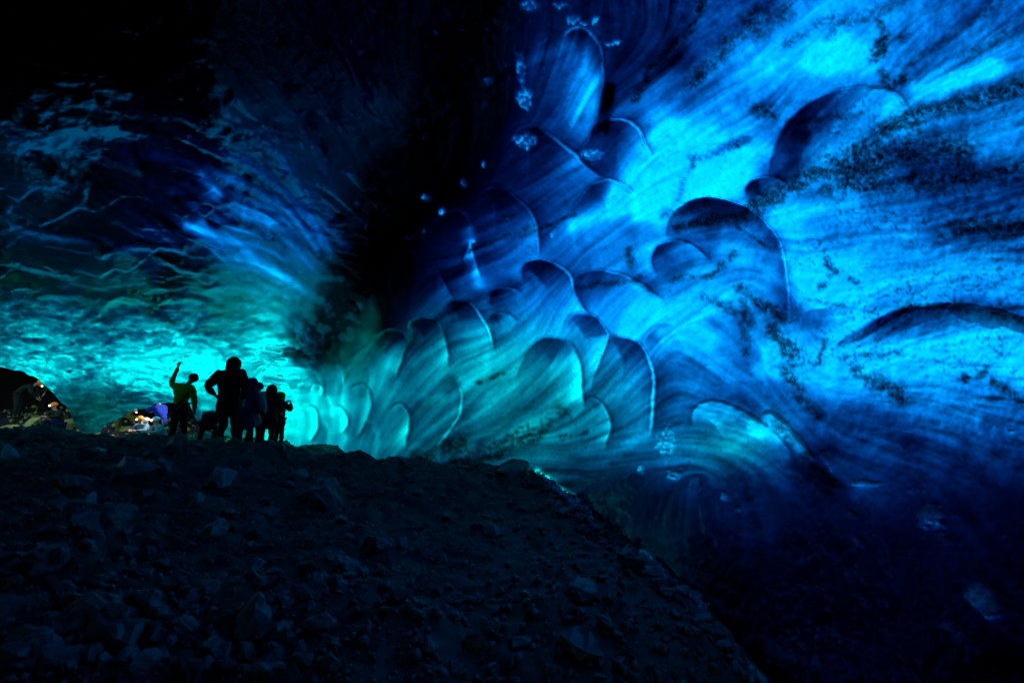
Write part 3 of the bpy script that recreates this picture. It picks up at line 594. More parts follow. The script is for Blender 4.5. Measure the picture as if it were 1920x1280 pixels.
# unseen light blocker behind the camera; dark rock round the low side passages
def enclosure_shells():
    ny = len(OUTER); bm_co = []; faces = []
    top = OUTER[0]; lef = OUTER[::-1, 0]; rig = OUTER[:, -1]
    loop = np.concatenate([lef, top, rig]); loop = loop[::4]
    rings = [loop.copy()]
    c = np.array([0, 0, CAMZ])
    for k, (yy, sc) in enumerate([(-1, 1.0), (-4, .95), (-8, .8), (-9.5, .4), (-10, .02)]):
        r = loop.copy(); r[:, 0] *= sc; r[:, 2] = c[2]+(r[:, 2]-c[2])*sc; r[:, 1] = yy
        r[:, 0] += (vnoise(np.arange(len(r))/20, np.full(len(r), k*3.), 4)-.5)*.4; rings.append(r)
    co = np.concatenate(rings); me = mesh_from('rear_blocker', co, grid_faces(len(rings), len(loop)), M_ground, True)
    o = bpy.data.objects.new('enclosure', me); COL.objects.link(o); tag(o, kind='structure'); m = o.modifiers.new('thick', 'SOLIDIFY'); m.thickness = .2; m.offset = 0  # unseen shell, added to keep skylight out of the cave
    # side passages: a low vault from the ice rim back into the dark
    xs = np.linspace(-31, -11.15, 72); ts = np.linspace(0, 1, 60); X, T = np.meshgrid(xs, ts)
    Y = 19.5+T*11; Z = np.where(T < 1.1, CAMZ+2.1-3.6*sstep(T, .35, 1)-3.4*sstep(X, -11.8, -11.15), 0)+(fbm(X*.5, Y*.5, 301, 4)-.5)*.9
    Z = Z+sstep(-X, 27, 31)*-3
    me = mesh_from('passage_vault', np.stack([X, Y, Z], -1).reshape(-1, 3), grid_faces(*X.shape), M_dark, True)
    o = bpy.data.objects.new('enclosure', me); COL.objects.link(o); tag(o, kind='structure'); m = o.modifiers.new('thick', 'SOLIDIFY'); m.thickness = .15; m.offset = 1
enclosure_shells()

# stones
def rock_mesh(name, seed, mat, npts=16, sub=2, rough=.06, flat=.75):
    r = random.Random(seed); bm = bmesh.new()
    for _ in range(npts):
        a = r.uniform(0, 6.283); z = r.uniform(-1, 1); q = math.sqrt(1-z*z); k = r.uniform(.75, 1)
        bm.verts.new((q*math.cos(a)*k, q*math.sin(a)*.8*k, z*flat*k))
    res = bmesh.ops.convex_hull(bm, input=bm.verts)
    bmesh.ops.delete(bm, geom=[e for e in res['geom_interior'] if isinstance(e, bmesh.types.BMVert)], context='VERTS')
    if sub:
        bmesh.ops.bevel(bm, geom=bm.edges[:], offset=.05, segments=1, affect='EDGES', clamp_overlap=True)
        bmesh.ops.triangulate(bm, faces=bm.faces)
        for _ in range(sub): bmesh.ops.subdivide_edges(bm, edges=bm.edges, cuts=1, use_grid_fill=True)
        bm.normal_update(); vs = list(bm.verts)
        P = np.array([v.co for v in vs]); d = (fbm(P[:, 0]*2.5+P[:, 2]*1.7+seed, P[:, 1]*2.5-P[:, 2]*1.3, seed, 4)-.5)*rough*3
        for v, k in zip(vs, d): v.co += v.normal*float(k)
    me = bpy.data.meshes.new(name); bm.to_mesh(me); bm.free(); me.materials.append(mat); return me
ROCKS = [rock_mesh('stone', 40+i, M_rock, 14+i, 2, .13, .6+.06*i) for i in range(7)]
def put_rock(name, me, x, y, size, rot, sink=.3, z=None):
    o = bpy.data.objects.new(name, me); COL.objects.link(o)
    o.scale = size; zz = float(ground_z(x, y)) if z is None else z
    o.location = (x, y, zz+size[2]*(1-sink)*.55); o.rotation_euler = rot; return o
def on_ground(u, v, y0=2.2, y1=30, n=600):
    d = ray(u, v); Y = np.linspace(y0, y1, n); P = d[None]/d[1]*Y[:, None]; P[:, 2] += CAMZ
    g = ground_z(P[:, 0], P[:, 1]); k = np.where(P[:, 2] < g)[0]
    return (P[k[0], 0], P[k[0], 1]) if len(k) else (P[-1, 0], P[-1, 1])
BOULD = [ # u, v, width px, height px, pale?, label
 (410,905,46,44,1,'rounded pale blue-grey boulder alone below the group of standing visitors'),
 (292,882,48,50,0,'grey boulder on the slope under the waving visitor, beside the larger boulder on the crest'),
 (322,838,50,54,0,'largest boulder on the crest of the heap, at the feet of the waving visitor'),
 (183,975,96,66,0,'broad flat-faced boulder in the lower left rubble with a pointed right end'),
 (163,932,30,30,1,'small pale stone leaning on the broad flat-faced boulder'),
 (235,892,110,74,0,'long dark slab of rock on the upper left slope'),
 (60,1070,90,50,0,'rounded dark boulder near the left edge low on the rubble'),
 (505,1088,52,34,0,'low grey rock sitting alone on the lower middle rubble'),
 (592,1112,40,44,0,'upright grey rock low on the heap, right of the low grey rock'),
 (375,1262,40,36,0,'grey rock at the very bottom of the picture'),
 (8,850,30,40,1,'pale rock cut by the left edge just below the crest'),
 (600,935,90,70,0,'frosty grey rock face bulging from the slope below the end of the crest'),
 (270,1140,40,40,0,'square-topped dark block in the lower left rubble'),
 (960,880,96,34,0,'black flat rock jutting out at the right end of the crest against the ice'),
 (100,1060,40,40,0,'dark angular stone beside the rounded dark boulder near the left edge')]
for i, (u, v, w, h, pale, lab) in enumerate(BOULD):
    x, y = on_ground(u, v+h*.3); dpx = y/F
    me = rock_mesh('boulder', 90+i, M_pale if pale else M_rock, 18, 3, .10, .85)
    o = put_rock('boulder', me, x, y+w*dpx*.3, (w*dpx*.56, w*dpx*.5, h*dpx*.72), (0, 0, i*1.3), .35); tag(o, lab, 'boulder')
r = random.Random(12); cnt = 0
while cnt < 230:
    u = r.uniform(-30, 1150); v = r.uniform(825, 1280)
    x, y = on_ground(u, v)
    if y > 13 or v < 818 or (u > 640 and r.random() < .65): continue
    s = r.uniform(.05, .13)*(1+.9*(r.random() < .12))
    o = put_rock('stone', ROCKS[cnt % 7], x, y, (s, s*r.uniform(.7, 1), s*r.uniform(.5, .9)), (r.uniform(-.5, .5), r.uniform(-.5, .5), r.uniform(0, 6.28)), .3)
    tag(o, 'small angular grey stone among the loose rubble of the heap', 'stone', 'loose stones on the rubble heap'); cnt += 1
edge = spline([(960,880),(1008,886),(1060,936),(1106,976),(1196,1040),(1260,1097),(1310,1130),(1370,1212),(1425,1278)], 10)
for q in range(120):
    p = edge[int(r.random()*len(edge)*.999)]; x, y = on_ground(p[0]-r.uniform(-3, 26), p[1]+r.uniform(2, 16)); s = r.uniform(.03, .12)*min(1, y/5+.2)
    o = put_rock('stone', ROCKS[q % 7], x, y, (s*1.2, s*r.uniform(.7, 1.1), s*r.uniform(.4, .8)), (r.uniform(-.5, .5), r.uniform(-.5, .5), r.uniform(0, 6.28)), .25)
    tag(o, 'dark stone on the lip of the heap beside the ice wall', 'stone', 'stones along the edge of the heap by the ice')
def gravel(name, n, region, smin, smax, mat, seed, label):
    rr = np.random.RandomState(seed); base = []
    for i in range(6):
        me = rock_mesh('tmp', 300+i, mat, 9, 0); co = np.array([v.co for v in me.vertices]); me.calc_loop_triangles(); fa = np.array([t.vertices for t in me.loop_triangles]); base.append((co, fa)); bpy.data.meshes.remove(me)
    X, Y = region(rr, n); Z = ground_z(X, Y); CO = []; FA = []; off = 0
    S = smin*(smax/smin)**(rr.rand(n)**2.2)
    for i in range(n):
        co, fa = base[i % 6]; a = rr.rand()*6.28; c, s_ = math.cos(a), math.sin(a); b = rr.rand()*.9; cb, sb = math.cos(b), math.sin(b)
        Rm = np.array([[c, -s_, 0], [s_, c, 0], [0, 0, 1]])@np.array([[cb, 0, sb], [0, 1, 0], [-sb, 0, cb]])
        CO.append((co*S[i]*(.6+.4*rr.rand(3)))@Rm.T+[X[i], Y[i], Z[i]+S[i]*.2]); FA.append(fa+off); off += len(co)
    me = mesh_from(name, np.concatenate(CO), np.concatenate(FA), mat)
    o = bpy.data.objects.new(name, me); COL.objects.link(o); tag(o, label, 'gravel', kind='stuff')
def reg_near(rr, n):
    y = 2.4+(13-2.4)*rr.rand(n)**1.4; x = y*(-1.0+rr.rand(n)*1.55); return x, y
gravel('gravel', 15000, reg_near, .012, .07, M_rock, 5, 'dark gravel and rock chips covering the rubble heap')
def reg_far(rr, n): return -24+15*rr.rand(n), 13+12*rr.rand(n)
gravel('gravel', 2500, reg_far, .04, .2, M_lit_rock, 6, 'yellowish lit rubble on the floor beyond the crest of the heap')

# boulders on the floor of the passages beyond the crest
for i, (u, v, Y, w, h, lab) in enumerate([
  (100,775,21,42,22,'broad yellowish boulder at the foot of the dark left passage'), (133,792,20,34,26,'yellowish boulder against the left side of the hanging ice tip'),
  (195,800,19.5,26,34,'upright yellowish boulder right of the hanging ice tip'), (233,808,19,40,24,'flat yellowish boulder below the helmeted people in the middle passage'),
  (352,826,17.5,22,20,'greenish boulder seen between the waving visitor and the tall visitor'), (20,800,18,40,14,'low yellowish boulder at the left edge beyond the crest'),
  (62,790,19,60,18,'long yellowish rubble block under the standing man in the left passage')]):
    p = at(u, v, Y); me = rock_mesh('boulder', 140+i, M_lit_rock, 14, 3, .05, .9)
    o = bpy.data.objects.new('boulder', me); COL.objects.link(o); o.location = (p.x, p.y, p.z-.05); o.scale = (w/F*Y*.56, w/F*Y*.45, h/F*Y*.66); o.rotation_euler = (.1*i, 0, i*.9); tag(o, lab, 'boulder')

# ---------------------------------------------------------------- people
def cloth(name, col, rough=.85):
    m = bpy.data.materials.new(name); m.use_nodes = True; t = m.node_tree; b = t.nodes['Principled BSDF']; L = t.links.new
    tc = N_(t, 'ShaderNodeTexCoord'); n = N_(t, 'ShaderNodeTexNoise'); n.inputs['Scale'].default_value = 9; n.inputs['Detail'].default_value = 5; L(tc.outputs['Object'], n.inputs['Vector'])
    mr = N_(t, 'ShaderNodeMix', data_type='RGBA'); mr.inputs['A'].default_value = tuple(c*.7 for c in col)+(1,); mr.inputs['B'].default_value = tuple(min(1, c*1.25) for c in col)+(1,)
    L(n.outputs['Fac'], mr.inputs['Factor']); L(mr.outputs['Result'], b.inputs['Base Color']); b.inputs['Roughness'].default_value = rough; b.inputs['Specular IOR Level'].default_value = .12
    bp = N_(t, 'ShaderNodeBump'); bp.inputs['Strength'].default_value = .5; bp.inputs['Distance'].default_value = .03; L(n.outputs['Fac'], bp.inputs['Height']); L(bp.outputs[0], b.inputs['Normal'])
    return m
CM = {k: cloth(k+'_cloth', c) for k, c in dict(black=(.005,.006,.009), navy=(.004,.012,.06), yellow=(.13,.2,.004), blue=(.004,.025,.26), pale=(.10,.2,.26), grey=(.012,.024,.016), olive=(.10,.14,.02), white=(.6,.65,.65)).items()}
CM['skin'] = cloth('skin', (.45,.28,.2), .6); CM['orange'] = cloth('orange_shell', (.8,.28,.02), .35); CM['helmet_white'] = cloth('white_shell', (.7,.75,.75), .35); CM['boot'] = cloth('boot_leather', (.02,.018,.015), .6)
def emis(name, col, st):
    m = bpy.data.materials.new(name); m.use_nodes = True; b = m.node_tree.nodes['Principled BSDF']; b.inputs['Emission Color'].default_value = col+(1,); b.inputs['Emission Strength'].default_value = st; return m
M_lamp = emis('lamp_glow', (1, .85, .5), 3.5)
M_screen = emis('screen_glow', (.8, 1, .9), 2.5)
def skin_mesh(name, verts, edges, rad, root, mat, sub=2, wr=0.0, extra=None):
    me = bpy.data.meshes.new(name); me.from_pydata([tuple(v) for v in verts], edges, [])
    o = bpy.data.objects.new(name, me); COL.objects.link(o)
    m = o.modifiers.new('s', 'SKIN'); m.use_smooth_shade = True
    lay = me.skin_vertices[0] if len(me.skin_vertices) else None
    if lay is None:
        bm = bmesh.new(); bm.from_mesh(me); bm.verts.layers.skin.verify(); bm.to_mesh(me); bm.free(); lay = me.skin_vertices[0]
    for i, r_ in enumerate(rad):
        lay.data[i].radius = (r_, r_) if not isinstance(r_, tuple) else r_; lay.data[i].use_root = (i == root)
    o.modifiers.new('u', 'SUBSURF').levels = sub; o.modifiers['u'].render_levels = sub
    dg = bpy.context.evaluated_depsgraph_get(); nm = bpy.data.meshes.new_from_object(o.evaluated_get(dg)); bpy.data.objects.remove(o); bpy.data.meshes.remove(me)
    nm.name = name
    n = len(nm.vertices); co = np.empty(n*3, np.float32); nm.vertices.foreach_get('co', co); co = co.reshape(-1, 3)
    if wr:
        no = np.empty(n*3, np.float32); nm.vertices.foreach_get('normal', no); no = no.reshape(-1, 3)
        co += no*((fbm(co[:, 0]*9+co[:, 1]*5, co[:, 2]*14, 7, 3)-.5)*wr)[:, None]; nm.vertices.foreach_set('co', co.ravel())
    if extra:
        bm = bmesh.new(); bm.from_mesh(nm)
        for f in extra: f(bm)
        bm.to_mesh(nm); bm.free()
    nm.materials.clear(); nm.materials.append(mat)
    nm.polygons.foreach_set('use_smooth', np.ones(len(nm.polygons), bool)); nm.update()
    return nm
STAND = dict(footL=(-.13,.0,.07), footR=(.13,.0,.07), kneeL=(-.12,.03,.5), kneeR=(.12,.03,.5), hipL=(-.1,0,.9), hipR=(.1,0,.9), pelvis=(0,0,.97), waist=(0,0,1.12), chest=(0,.0,1.32),
   neck=(0,.01,1.5), head=(0,.03,1.645), shL=(-.19,0,1.43), shR=(.19,0,1.43), elL=(-.27,-.03,1.14), elR=(.27,-.03,1.14), wrL=(-.27,.08,.9), wrR=(.27,.08,.9))
def pose(**k): p = dict(STAND); p.update(k); return p
CROUCH = pose(footL=(-.15,.1,.07), footR=(.15,.05,.07), kneeL=(-.2,.38,.5), kneeR=(.2,.36,.48), hipL=(-.1,-.05,.3), hipR=(.1,-.05,.3), pelvis=(0,-.08,.35), waist=(0,-.03,.5), chest=(0,.08,.7), neck=(0,.16,.87), head=(0,.2,1.01),
   shL=(-.19,.12,.8), shR=(.19,.12,.8), elL=(-.26,.3,.6), elR=(.26,.3,.6), wrL=(-.12,.5,.62), wrR=(.12,.5,.62))
KNEEL = pose(footL=(-.12,-.35,.07), footR=(.14,.15,.07), kneeL=(-.13,.08,.07), kneeR=(.18,.32,.48), hipL=(-.1,-.05,.45), hipR=(.1,-.05,.45), pelvis=(0,-.05,.5), waist=(0,-.02,.65), chest=(0,.05,.86), neck=(0,.1,1.03), head=(0,.15,1.17),
   shL=(-.19,.07,.96), shR=(.19,.07,.96), elL=(-.2,.35,.85), elR=(.24,.3,.75), wrL=(-.1,.6,.95), wrR=(.1,.5,.8))
BEND = pose(chest=(0,.3,1.2), waist=(0,.1,1.08), neck=(0,.48,1.28), head=(0,.6,1.33), shL=(-.19,.42,1.22), shR=(.19,.42,1.22), elL=(-.22,.5,.95), elR=(.22,.5,.95), wrL=(-.1,.62,.8), wrR=(.1,.62,.78), pelvis=(0,-.05,.95))
BEND_LOW = pose(footL=(-.2,0,.07), kneeL=(-.2,.2,.45), kneeR=(.15,.2,.45), pelvis=(0,-.1,.6), hipL=(-.1,-.08,.55), hipR=(.1,-.08,.55), waist=(.02,.05,.72), chest=(.05,.25,.82), neck=(.1,.45,.86), head=(.12,.57,.86), shL=(-.14,.36,.82), shR=(.24,.36,.82), elL=(-.22,.4,.55), elR=(.3,.4,.55), wrL=(-.1,.5,.4), wrR=(.2,.5,.4))
def person(label, loc, face, P, jacket, trousers, gear, hgt=1.75, fat=1.0, pack=None, hold=None, lampw=0, group=None, coat=0):
    k = hgt/1.75; t = empty('person', loc, face); tag(t, label, 'person', group)
    V = {n: Vector(c)*k for n, c in P.items()}
    up = (V['head']-V['neck']).normalized(); fw = Vector((0, 1, 0)); fw = (fw-up*fw.dot(up)).normalized(); rt = fw.cross(up).normalized()
    # --- body: one continuous figure from head to hands and feet
    names = []; vs = []; ed = []; rd = []
    def add(n, co, r_, par=None):
        names.append(n); vs.append(co); rd.append(r_*k)
        if par is not None: ed.append((names.index(par), len(vs)-1))
    add('pelvis', V['pelvis'], .115); add('waist', V['waist'], .105, 'pelvis'); add('chest', V['chest'], .125, 'waist'); add('neck', V['neck'], .055, 'chest')
    add('jaw', V['neck']*.45+V['head']*.55+fw*.015*k, .062, 'neck'); add('skull', V['head']+up*.02*k, .088, 'jaw'); add('crown', V['head']+up*.075*k-fw*.01*k, .07, 'skull')
    for s_ in 'LR':
        sg = -1 if s_ == 'L' else 1
        add('sh'+s_, V['sh'+s_], .06, 'chest'); add('el'+s_, V['el'+s_], .042, 'sh'+s_); add('wr'+s_, V['wr'+s_], .028, 'el'+s_)
        d = (V['wr'+s_]-V['el'+s_]).normalized(); side = d.cross(Vector((0, 1, .3))).normalized()
        if side.length < .1: side = Vector((1, 0, 0))
        nrm = d.cross(side).normalized()
        add('palm'+s_, V['wr'+s_]+d*.06*k, .03, 'wr'+s_)
        for q, (lat, ln) in enumerate([(-.027, .062), (-.009, .075), (.009, .070), (.027, .055)]):
            a = V['wr'+s_]+d*.095*k+side*lat*k; b = a+d*ln*.5*k-nrm*.006*k; c = b+d*ln*.45*k-nrm*.02*k
            add('f%s%da' % (s_, q), a, .010, 'palm'+s_); add('f%s%db' % (s_, q), b, .0092, 'f%s%da' % (s_, q)); add('f%s%dc' % (s_, q), c, .008, 'f%s%db' % (s_, q))
        th_ = V['wr'+s_]+d*.05*k-side*.035*k*sg; add('t%sa' % s_, th_, .012, 'palm'+s_); add('t%sb' % s_, th_+(d*.045-side*.02*sg-nrm*.012)*k, .0095, 't%sa' % s_)
        add('hip'+s_, V['hip'+s_], .088, 'pelvis'); add('knee'+s_, V['knee'+s_], .058, 'hip'+s_); add('calf'+s_, V['knee'+s_]*.65+V['foot'+s_]*.35, .055, 'knee'+s_); add('foot'+s_, V['foot'+s_], .04, 'calf'+s_)
        add('toe'+s_, V['foot'+s_]+Vector((sg*.03, .14, -.035))*k, .034, 'foot'+s_)
    hc = V['head']
    def feat(bm):
        def ball(c, r3):
            mt = Matrix.Translation(c) @ Matrix((rt, fw, up)).transposed().to_4x4() @ Matrix.Diagonal((r3[0], r3[1], r3[2], 1)); bmesh.ops.create_icosphere(bm, subdivisions=2, radius=1, matrix=mt)
        ball(hc+fw*.095*k-up*.015*k, (.014*k, .022*k, .026*k))                       # nose
        for sg in (-1, 1):
            ball(hc+rt*sg*.086*k-up*.01*k, (.012*k, .02*k, .032*k)); ball(hc+rt*sg*.032*k+fw*.08*k+up*.012*k, (.014*k, .01*k, .008*k))
        ball(hc+fw*.084*k-up*.055*k, (.025*k, .008*k, .007*k))
    me = skin_mesh('body', vs, ed, rd, 0, CM['skin'], 2, 0, [feat]); b = bpy.data.objects.new('body', me); COL.objects.link(b); b.parent = t
    # --- jacket
    f = fat; vs = [V['pelvis']-Vector((0, 0, .06+coat))*k if P is not CROUCH else V['pelvis'], V['waist'], V['chest'], V['neck']-up*.05*k]; ed = [(0, 1), (1, 2), (2, 3)]; rd = [((.19+.12*coat)*f*k, .15*f*k), (.165*f*k, .14*f*k), (.185*f*k, .155*f*k), .085*k]
    for s_ in 'LR':
        n = len(vs); e_ = V['el'+s_]; w_ = V['wr'+s_]; vs += [V['sh'+s_], (V['sh'+s_]+e_)/2, e_, (e_+w_)/2, w_]; ed += [(2, n), (n, n+1), (n+1, n+2), (n+2, n+3), (n+3, n+4)]; rd += [.098*f*k, .085*f*k, .07*f*k, .062*f*k, .045*k]
    me = skin_mesh('jacket', vs, ed, rd, 0, CM[jacket], 2, .05); o = bpy.data.objects.new('jacket', me); COL.objects.link(o); o.parent = t
    # --- trousers
    vs = [V['pelvis']]; ed = []; rd = [.15*k]
    for s_ in 'LR':
        n = len(vs); a, b_, c = V['hip'+s_], V['knee'+s_], V['foot'+s_]; vs += [a, (a+b_)/2, b_, (b_+c)/2, c+(b_-c)*.12]; ed += [(0, n), (n, n+1), (n+1, n+2), (n+2, n+3), (n+3, n+4)]; rd += [.115*k, .1*k, .08*k, .078*k, .07*k]
    me = skin_mesh('trousers', vs, ed, rd, 0, CM[trousers], 2, .04); o = bpy.data.objects.new('trousers', me); COL.objects.link(o); o.parent = t
    for s_ in 'LR':
        sg = -1 if s_ == 'L' else 1; a = V['foot'+s_]
        me = skin_mesh('boot', [a+(V['knee'+s_]-a)*.22, a-Vector((0, .03, .0))*k, a+Vector((sg*.015, .07, -.02))*k, a+Vector((sg*.03, .17, -.03))*k], [(0, 1), (1, 2), (2, 3)], [.06*k, .062*k, .052*k, .042*k], 1, CM['boot'])
        o = bpy.data.objects.new('boot', me); COL.objects.link(o); o.parent = t
    # --- head gear
    bm = bmesh.new(); kind, colr = gear
    mt = Matrix.Translation(hc+up*.035*k-fw*.005*k) @ Matrix((rt, fw, up)).transposed().to_4x4()
    bmesh.ops.create_uvsphere(bm, u_segments=28, v_segments=18, radius=1)
    for v in bm.verts:
        x, y, z = v.co
        if kind == 'helmet':
            q = .118; zz = max(z, -.12); rr = 1.0 if z > -.12 else .93; v.co = (x*q*rr*k, y*q*1.15*rr*k+(.03*k if (y > .7 and z < .1) else 0), zz*.115*k)
        elif kind == 'hat':
            q = .112+.006*math.sin(z*40); zz = max(z, -.35); v.co = (x*q*k, y*q*1.1*k, zz*.12*k+(.01*k if z > .8 else 0))
        else:                                                  # hood: comes down to the collar, open at the face
            q = .135+.012*math.sin(7*math.atan2(y, x)+z*5); back = .02 if y < 0 else 0; front = .80 if (y > .55 and z < .5) else 1
            v.co = (x*q*k, (y*q*1.12*front-back)*k, z*(.15 if z > 0 else .24)*k)
    bmesh.ops.transform(bm, matrix=mt, verts=bm.verts); me = bpy.data.meshes.new(kind); bm.to_mesh(me); bm.free()
    me.polygons.foreach_set('use_smooth', np.ones(len(me.polygons), bool)); me.materials.append(CM[colr]); g = bpy.data.objects.new(kind, me); COL.objects.link(g); g.parent = t
    if pack:
        bm = bmesh.new(); bmesh.ops.create_cube(bm, size=1); bmesh.ops.bevel(bm, geom=bm.edges[:], offset=.22, segments=3, affect='EDGES')
        tz = (V['neck']-V['waist']).normalized(); bk = (Vector((0, -1, 0))+tz*tz.y).normalized(); sx = tz.cross(bk)
        mt = Matrix.Translation(V['chest']*.7+V['waist']*.3+bk*.23*k) @ Matrix((sx, bk, tz)).transposed().to_4x4() @ Matrix.Diagonal((.33*k, .2*k, .5*k, 1)); bmesh.ops.transform(bm, matrix=mt, verts=bm.verts)
        me = bpy.data.meshes.new('backpack'); bm.to_mesh(me); bm.free(); me.polygons.foreach_set('use_smooth', np.ones(len(me.polygons), bool)); me.materials.append(CM[pack])
        o = bpy.data.objects.new('backpack', me); COL.objects.link(o); tag(o, 'rounded backpack'); o.parent = t; 
    if lampw:
        bm = bmesh.new(); bmesh.ops.create_cone(bm, cap_ends=True, segments=16, radius1=.028*k, radius2=.022*k, depth=.03*k, matrix=Matrix.Translation(hc+up*.06*k+fw*.15*k) @ Matrix.Rotation(math.pi/2, 4, 'X'))
        me = bpy.data.meshes.new('headlamp'); bm.to_mesh(me); bm.free(); me.materials.append(M_lamp); o = bpy.data.objects.new('headlamp', me); COL.objects.link(o); o.parent = g
        ld = bpy.data.lights.new('headlamp_light', 'POINT'); ld.energy = lampw*.012; ld.color = (1, .88, .55); ld.shadow_soft_size = .03
        lo = bpy.data.objects.new('headlamp_light', ld); COL.objects.link(lo); lo.parent = g; lo.location = hc+up*.06*k+fw*.22*k
    if hold:
        p = V['wr'+hold[0]]; d = (p-V['el'+hold[0]]).normalized(); bm = bmesh.new(); bmesh.ops.create_cube(bm, size=1)
        bmesh.ops.transform(bm, matrix=Matrix.Translation(p+d*.12*k+Vector((0, 0, .05))) @ Matrix.Diagonal((.075, .012, .15, 1)), verts=bm.verts); bmesh.ops.bevel(bm, geom=bm.edges[:], offset=.004, segments=2, affect='EDGES')
        me = bpy.data.meshes.new('phone'); bm.to_mesh(me); bm.free(); me.materials.append(M_screen); o = bpy.data.objects.new('phone', me); COL.objects.link(o)
        o.location = loc; o.rotation_euler = (0, 0, face); tag(o, hold[1], 'phone')
    return t
def stand_at(u, Y, v=None):
    x = (u-960)/F*Y*(1/(CP-SP*(-(830-640)/F)))    # sideways offset at forward distance Y
    z = float(ground_z(x, Y)) if v is None else at(u, v, Y).z
    return (x, Y, z)
GV_ = 'visitors standing on the crest with their backs to the camera'
person('person in a yellow-green jacket and dark trousers waving with the left arm raised', stand_at(331, 13.0), -.1,
       pose(wrL=(-.19,.1,1.87), elL=(-.30,.05,1.44), shL=(-.10,0,1.40), shR=(.33,0,1.32), neck=(.17,.02,1.45), head=(.245,.06,1.57), chest=(.12,.0,1.24), waist=(.04,0,1.1), elR=(.42,-.05,1.04), wrR=(.33,.1,.82), footL=(-.16,0,.07), footR=(.12,.1,.07)), 'yellow', 'black', ('hat', 'black'), 1.74, 1.05)
person('tallest person, all in black with a hood and left hand on the hip', stand_at(424, 12.0), 0,
       pose(elL=(-.46,-.05,1.17), wrL=(-.34,.1,1.0), shL=(-.23,0,1.44), shR=(.24,0,1.44), head=(.03,.05,1.63), elR=(.33,.05,1.15), footL=(-.13,0,.07), footR=(.17,0,.07), hipL=(-.1,0,.9)), 'black', 'black', ('hood', 'black'), 1.86, 1.32, None, None, 0, GV_, .38)
person('person in a dark navy jacket directly right of the tallest one', stand_at(457, 13.2), .2, pose(head=(.09,.05,1.62), neck=(.05,.02,1.5)), 'navy', 'black', ('hood', 'navy'), 1.78, 1.2, None, None, 0, GV_, .38)
person('person in a pale blue jacket squeezed between two dark figures', stand_at(474, 13.8), -.1, pose(head=(.05,.05,1.6), neck=(.03,.02,1.47), footL=(-.2,0,.07)), 'pale', 'black', ('hat', 'navy'), 1.68, 1.1, None, None, 0, GV_, .38)
person('stout person in a black hooded coat, second from the right of the group', stand_at(498, 14.0), .1, pose(head=(.06,.06,1.57), neck=(.03,.03,1.46), elR=(.36,.02,1.15), wrR=(.3,.2,1.0), elL=(-.38,0,1.12), wrL=(-.36,.12,.9)), 'black', 'black', ('hood', 'black'), 1.68, 1.5, None, None, 0, GV_, .38)
person('shortest person at the right end of the group, olive hood, arms raised to the face', stand_at(521, 15.0), -.5, pose(elR=(.36,.15,1.22), wrR=(.14,.3,1.45), elL=(-.3,.2,1.2), wrL=(-.08,.3,1.45)), 'black', 'black', ('hood', 'olive'), 1.5, 1.25, 'black', None, 0, GV_, .28)
person('person in black crouching low at the left foot of the tallest one', stand_at(388, 12.5), .2, BEND_LOW, 'black', 'black', ('hood', 'black'), 1.5, 1.4)
# helmeted people in the side passages
def far(label, u, v, Y, face, P, j, tr, gear, h=1.72, fat=1.0, hold=None, lamp=0):
    q = at(u, v, Y); return person(label, (q.x, q.y, q.z), face, P, j, tr, gear, h, fat, None, hold, lamp)
far('person with an orange helmet bending forward at the left edge', 30, 784, 20, -1.3, BEND, 'grey', 'grey', ('helmet', 'orange'), 1.72, 1.05, None, 6)
far('dark standing person in the left passage with a pale sleeve', 79, 778, 20.5, 2.6, pose(), 'grey', 'black', ('helmet', 'helmet_white'), 1.6)
far('person with an orange helmet sitting among the rubble left of the hanging ice', 107, 812, 18.5, 2.9, CROUCH, 'grey', 'navy', ('helmet', 'orange'), 1.6, 1.0, None, 4)
far('kneeling person in a bright blue jacket and pale helmet holding out a glowing phone', 299, 815, 18.6, 1.35, KNEEL, 'blue', 'navy', ('helmet', 'helmet_white'), 1.7, 1.05, ('L', 'glowing phone held out by the kneeling person in blue'), 8)
far('person with an orange helmet sitting low in the middle passage', 267, 838, 17.8, 3.0, CROUCH, 'pale', 'grey', ('helmet', 'orange'), 1.55, 1.0, None, 4)
far('person with a small white helmet beside the orange helmet in the middle passage', 280, 842, 18.2, 2.7, CROUCH, 'grey', 'grey', ('helmet', 'helmet_white'), 1.6)
far('person in a pale jacket crouching below the one in blue, with a headlamp', 300, 842, 17.6, 2.6, CROUCH, 'pale', 'pale', ('helmet', 'helmet_white'), 1.6, 1.1, None, 8)
far('person in olive bending over with a headlamp at the edge of the middle dark hole', 218, 822, 18.8, -1.2, BEND, 'olive', 'olive', ('helmet', 'helmet_white'), 1.3, .9, None, 8)

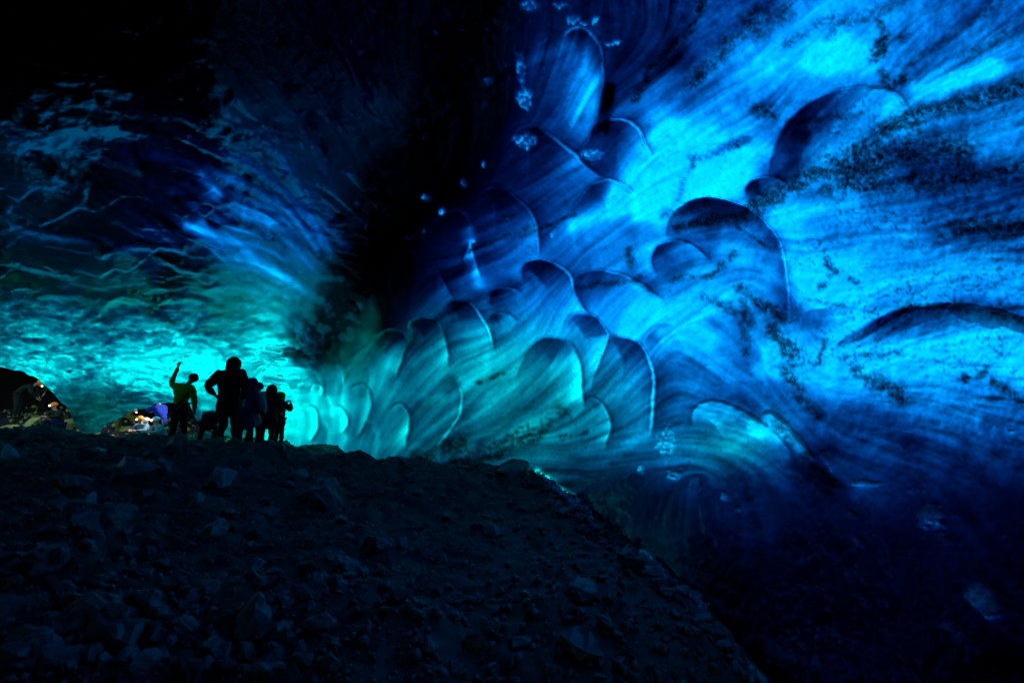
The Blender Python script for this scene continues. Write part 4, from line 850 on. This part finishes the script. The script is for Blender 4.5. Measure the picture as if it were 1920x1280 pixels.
# thin crust of ice crystals where the heap meets the wall
def fringe(segs):
    rr = random.Random(8); bm = bmesh.new()
    for pts, n, wid in segs:
        sp = spline(pts, 12)
        for _ in range(n):
            i = rr.random()*(len(sp)-1.01); a, b_ = sp[int(i)], sp[int(i)+1]; p = a+(b_-a)*(i-int(i)); off = rr.expovariate(1/wid)
            want = float(np.interp(p[1], [884, 974, 1038, 1120, 1278], [8.2, 6.5, 5.3, 4.3, 3.1])); y = want
            for sh in range(0, 60, 4):
                _, yy = on_ground(p[0]-sh*.8, p[1]+sh*.6, 2.0, 12, 160)
                if yy < want*1.18: y = yy; break
            q = at(p[0]-sh*.8+off*.8, p[1]+sh*.6-off*.5, y-.02)
            s_ = rr.uniform(.006, .017)*(y/5)*(1 if off < wid else .7)
            M_ = Matrix.Translation(q) @ Matrix.Rotation(rr.uniform(0, 6), 4, Vector((rr.random(), rr.random(), rr.random())).normalized()) @ Matrix.Diagonal((s_, s_*.7, s_*rr.uniform(.8, 2), 1))
            bmesh.ops.create_icosphere(bm, subdivisions=1, radius=1, matrix=M_)
    me = bpy.data.meshes.new('ice_crust'); bm.to_mesh(me); bm.free()
    m = bpy.data.materials.new('rime'); m.use_nodes = True; b = m.node_tree.nodes['Principled BSDF']; b.inputs['Base Color'].default_value = (.35, .75, 1.0, 1); b.inputs['Roughness'].default_value = .35; b.inputs['Transmission Weight'].default_value = .3
    n = N_(m.node_tree, 'ShaderNodeTexNoise'); n.inputs['Scale'].default_value = 60; bp = N_(m.node_tree, 'ShaderNodeBump'); m.node_tree.links.new(n.outputs['Fac'], bp.inputs['Height']); m.node_tree.links.new(bp.outputs[0], b.inputs['Normal'])
    me.materials.append(m); o = bpy.data.objects.new('ice_crust', me); COL.objects.link(o); tag(o, 'thin sparkling crust of ice crystals along the edge of the heap against the wall', 'ice crust', kind='stuff')
fringe([([(1008,884),(1030,910),(1060,932),(1080,952),(1106,974)], 900, 3), ([(1196,1038),(1215,1060),(1260,1095),(1300,1122)], 900, 3), ([(1300,1122),(1330,1165),(1370,1210),(1400,1250),(1430,1278)], 1300, 3)])
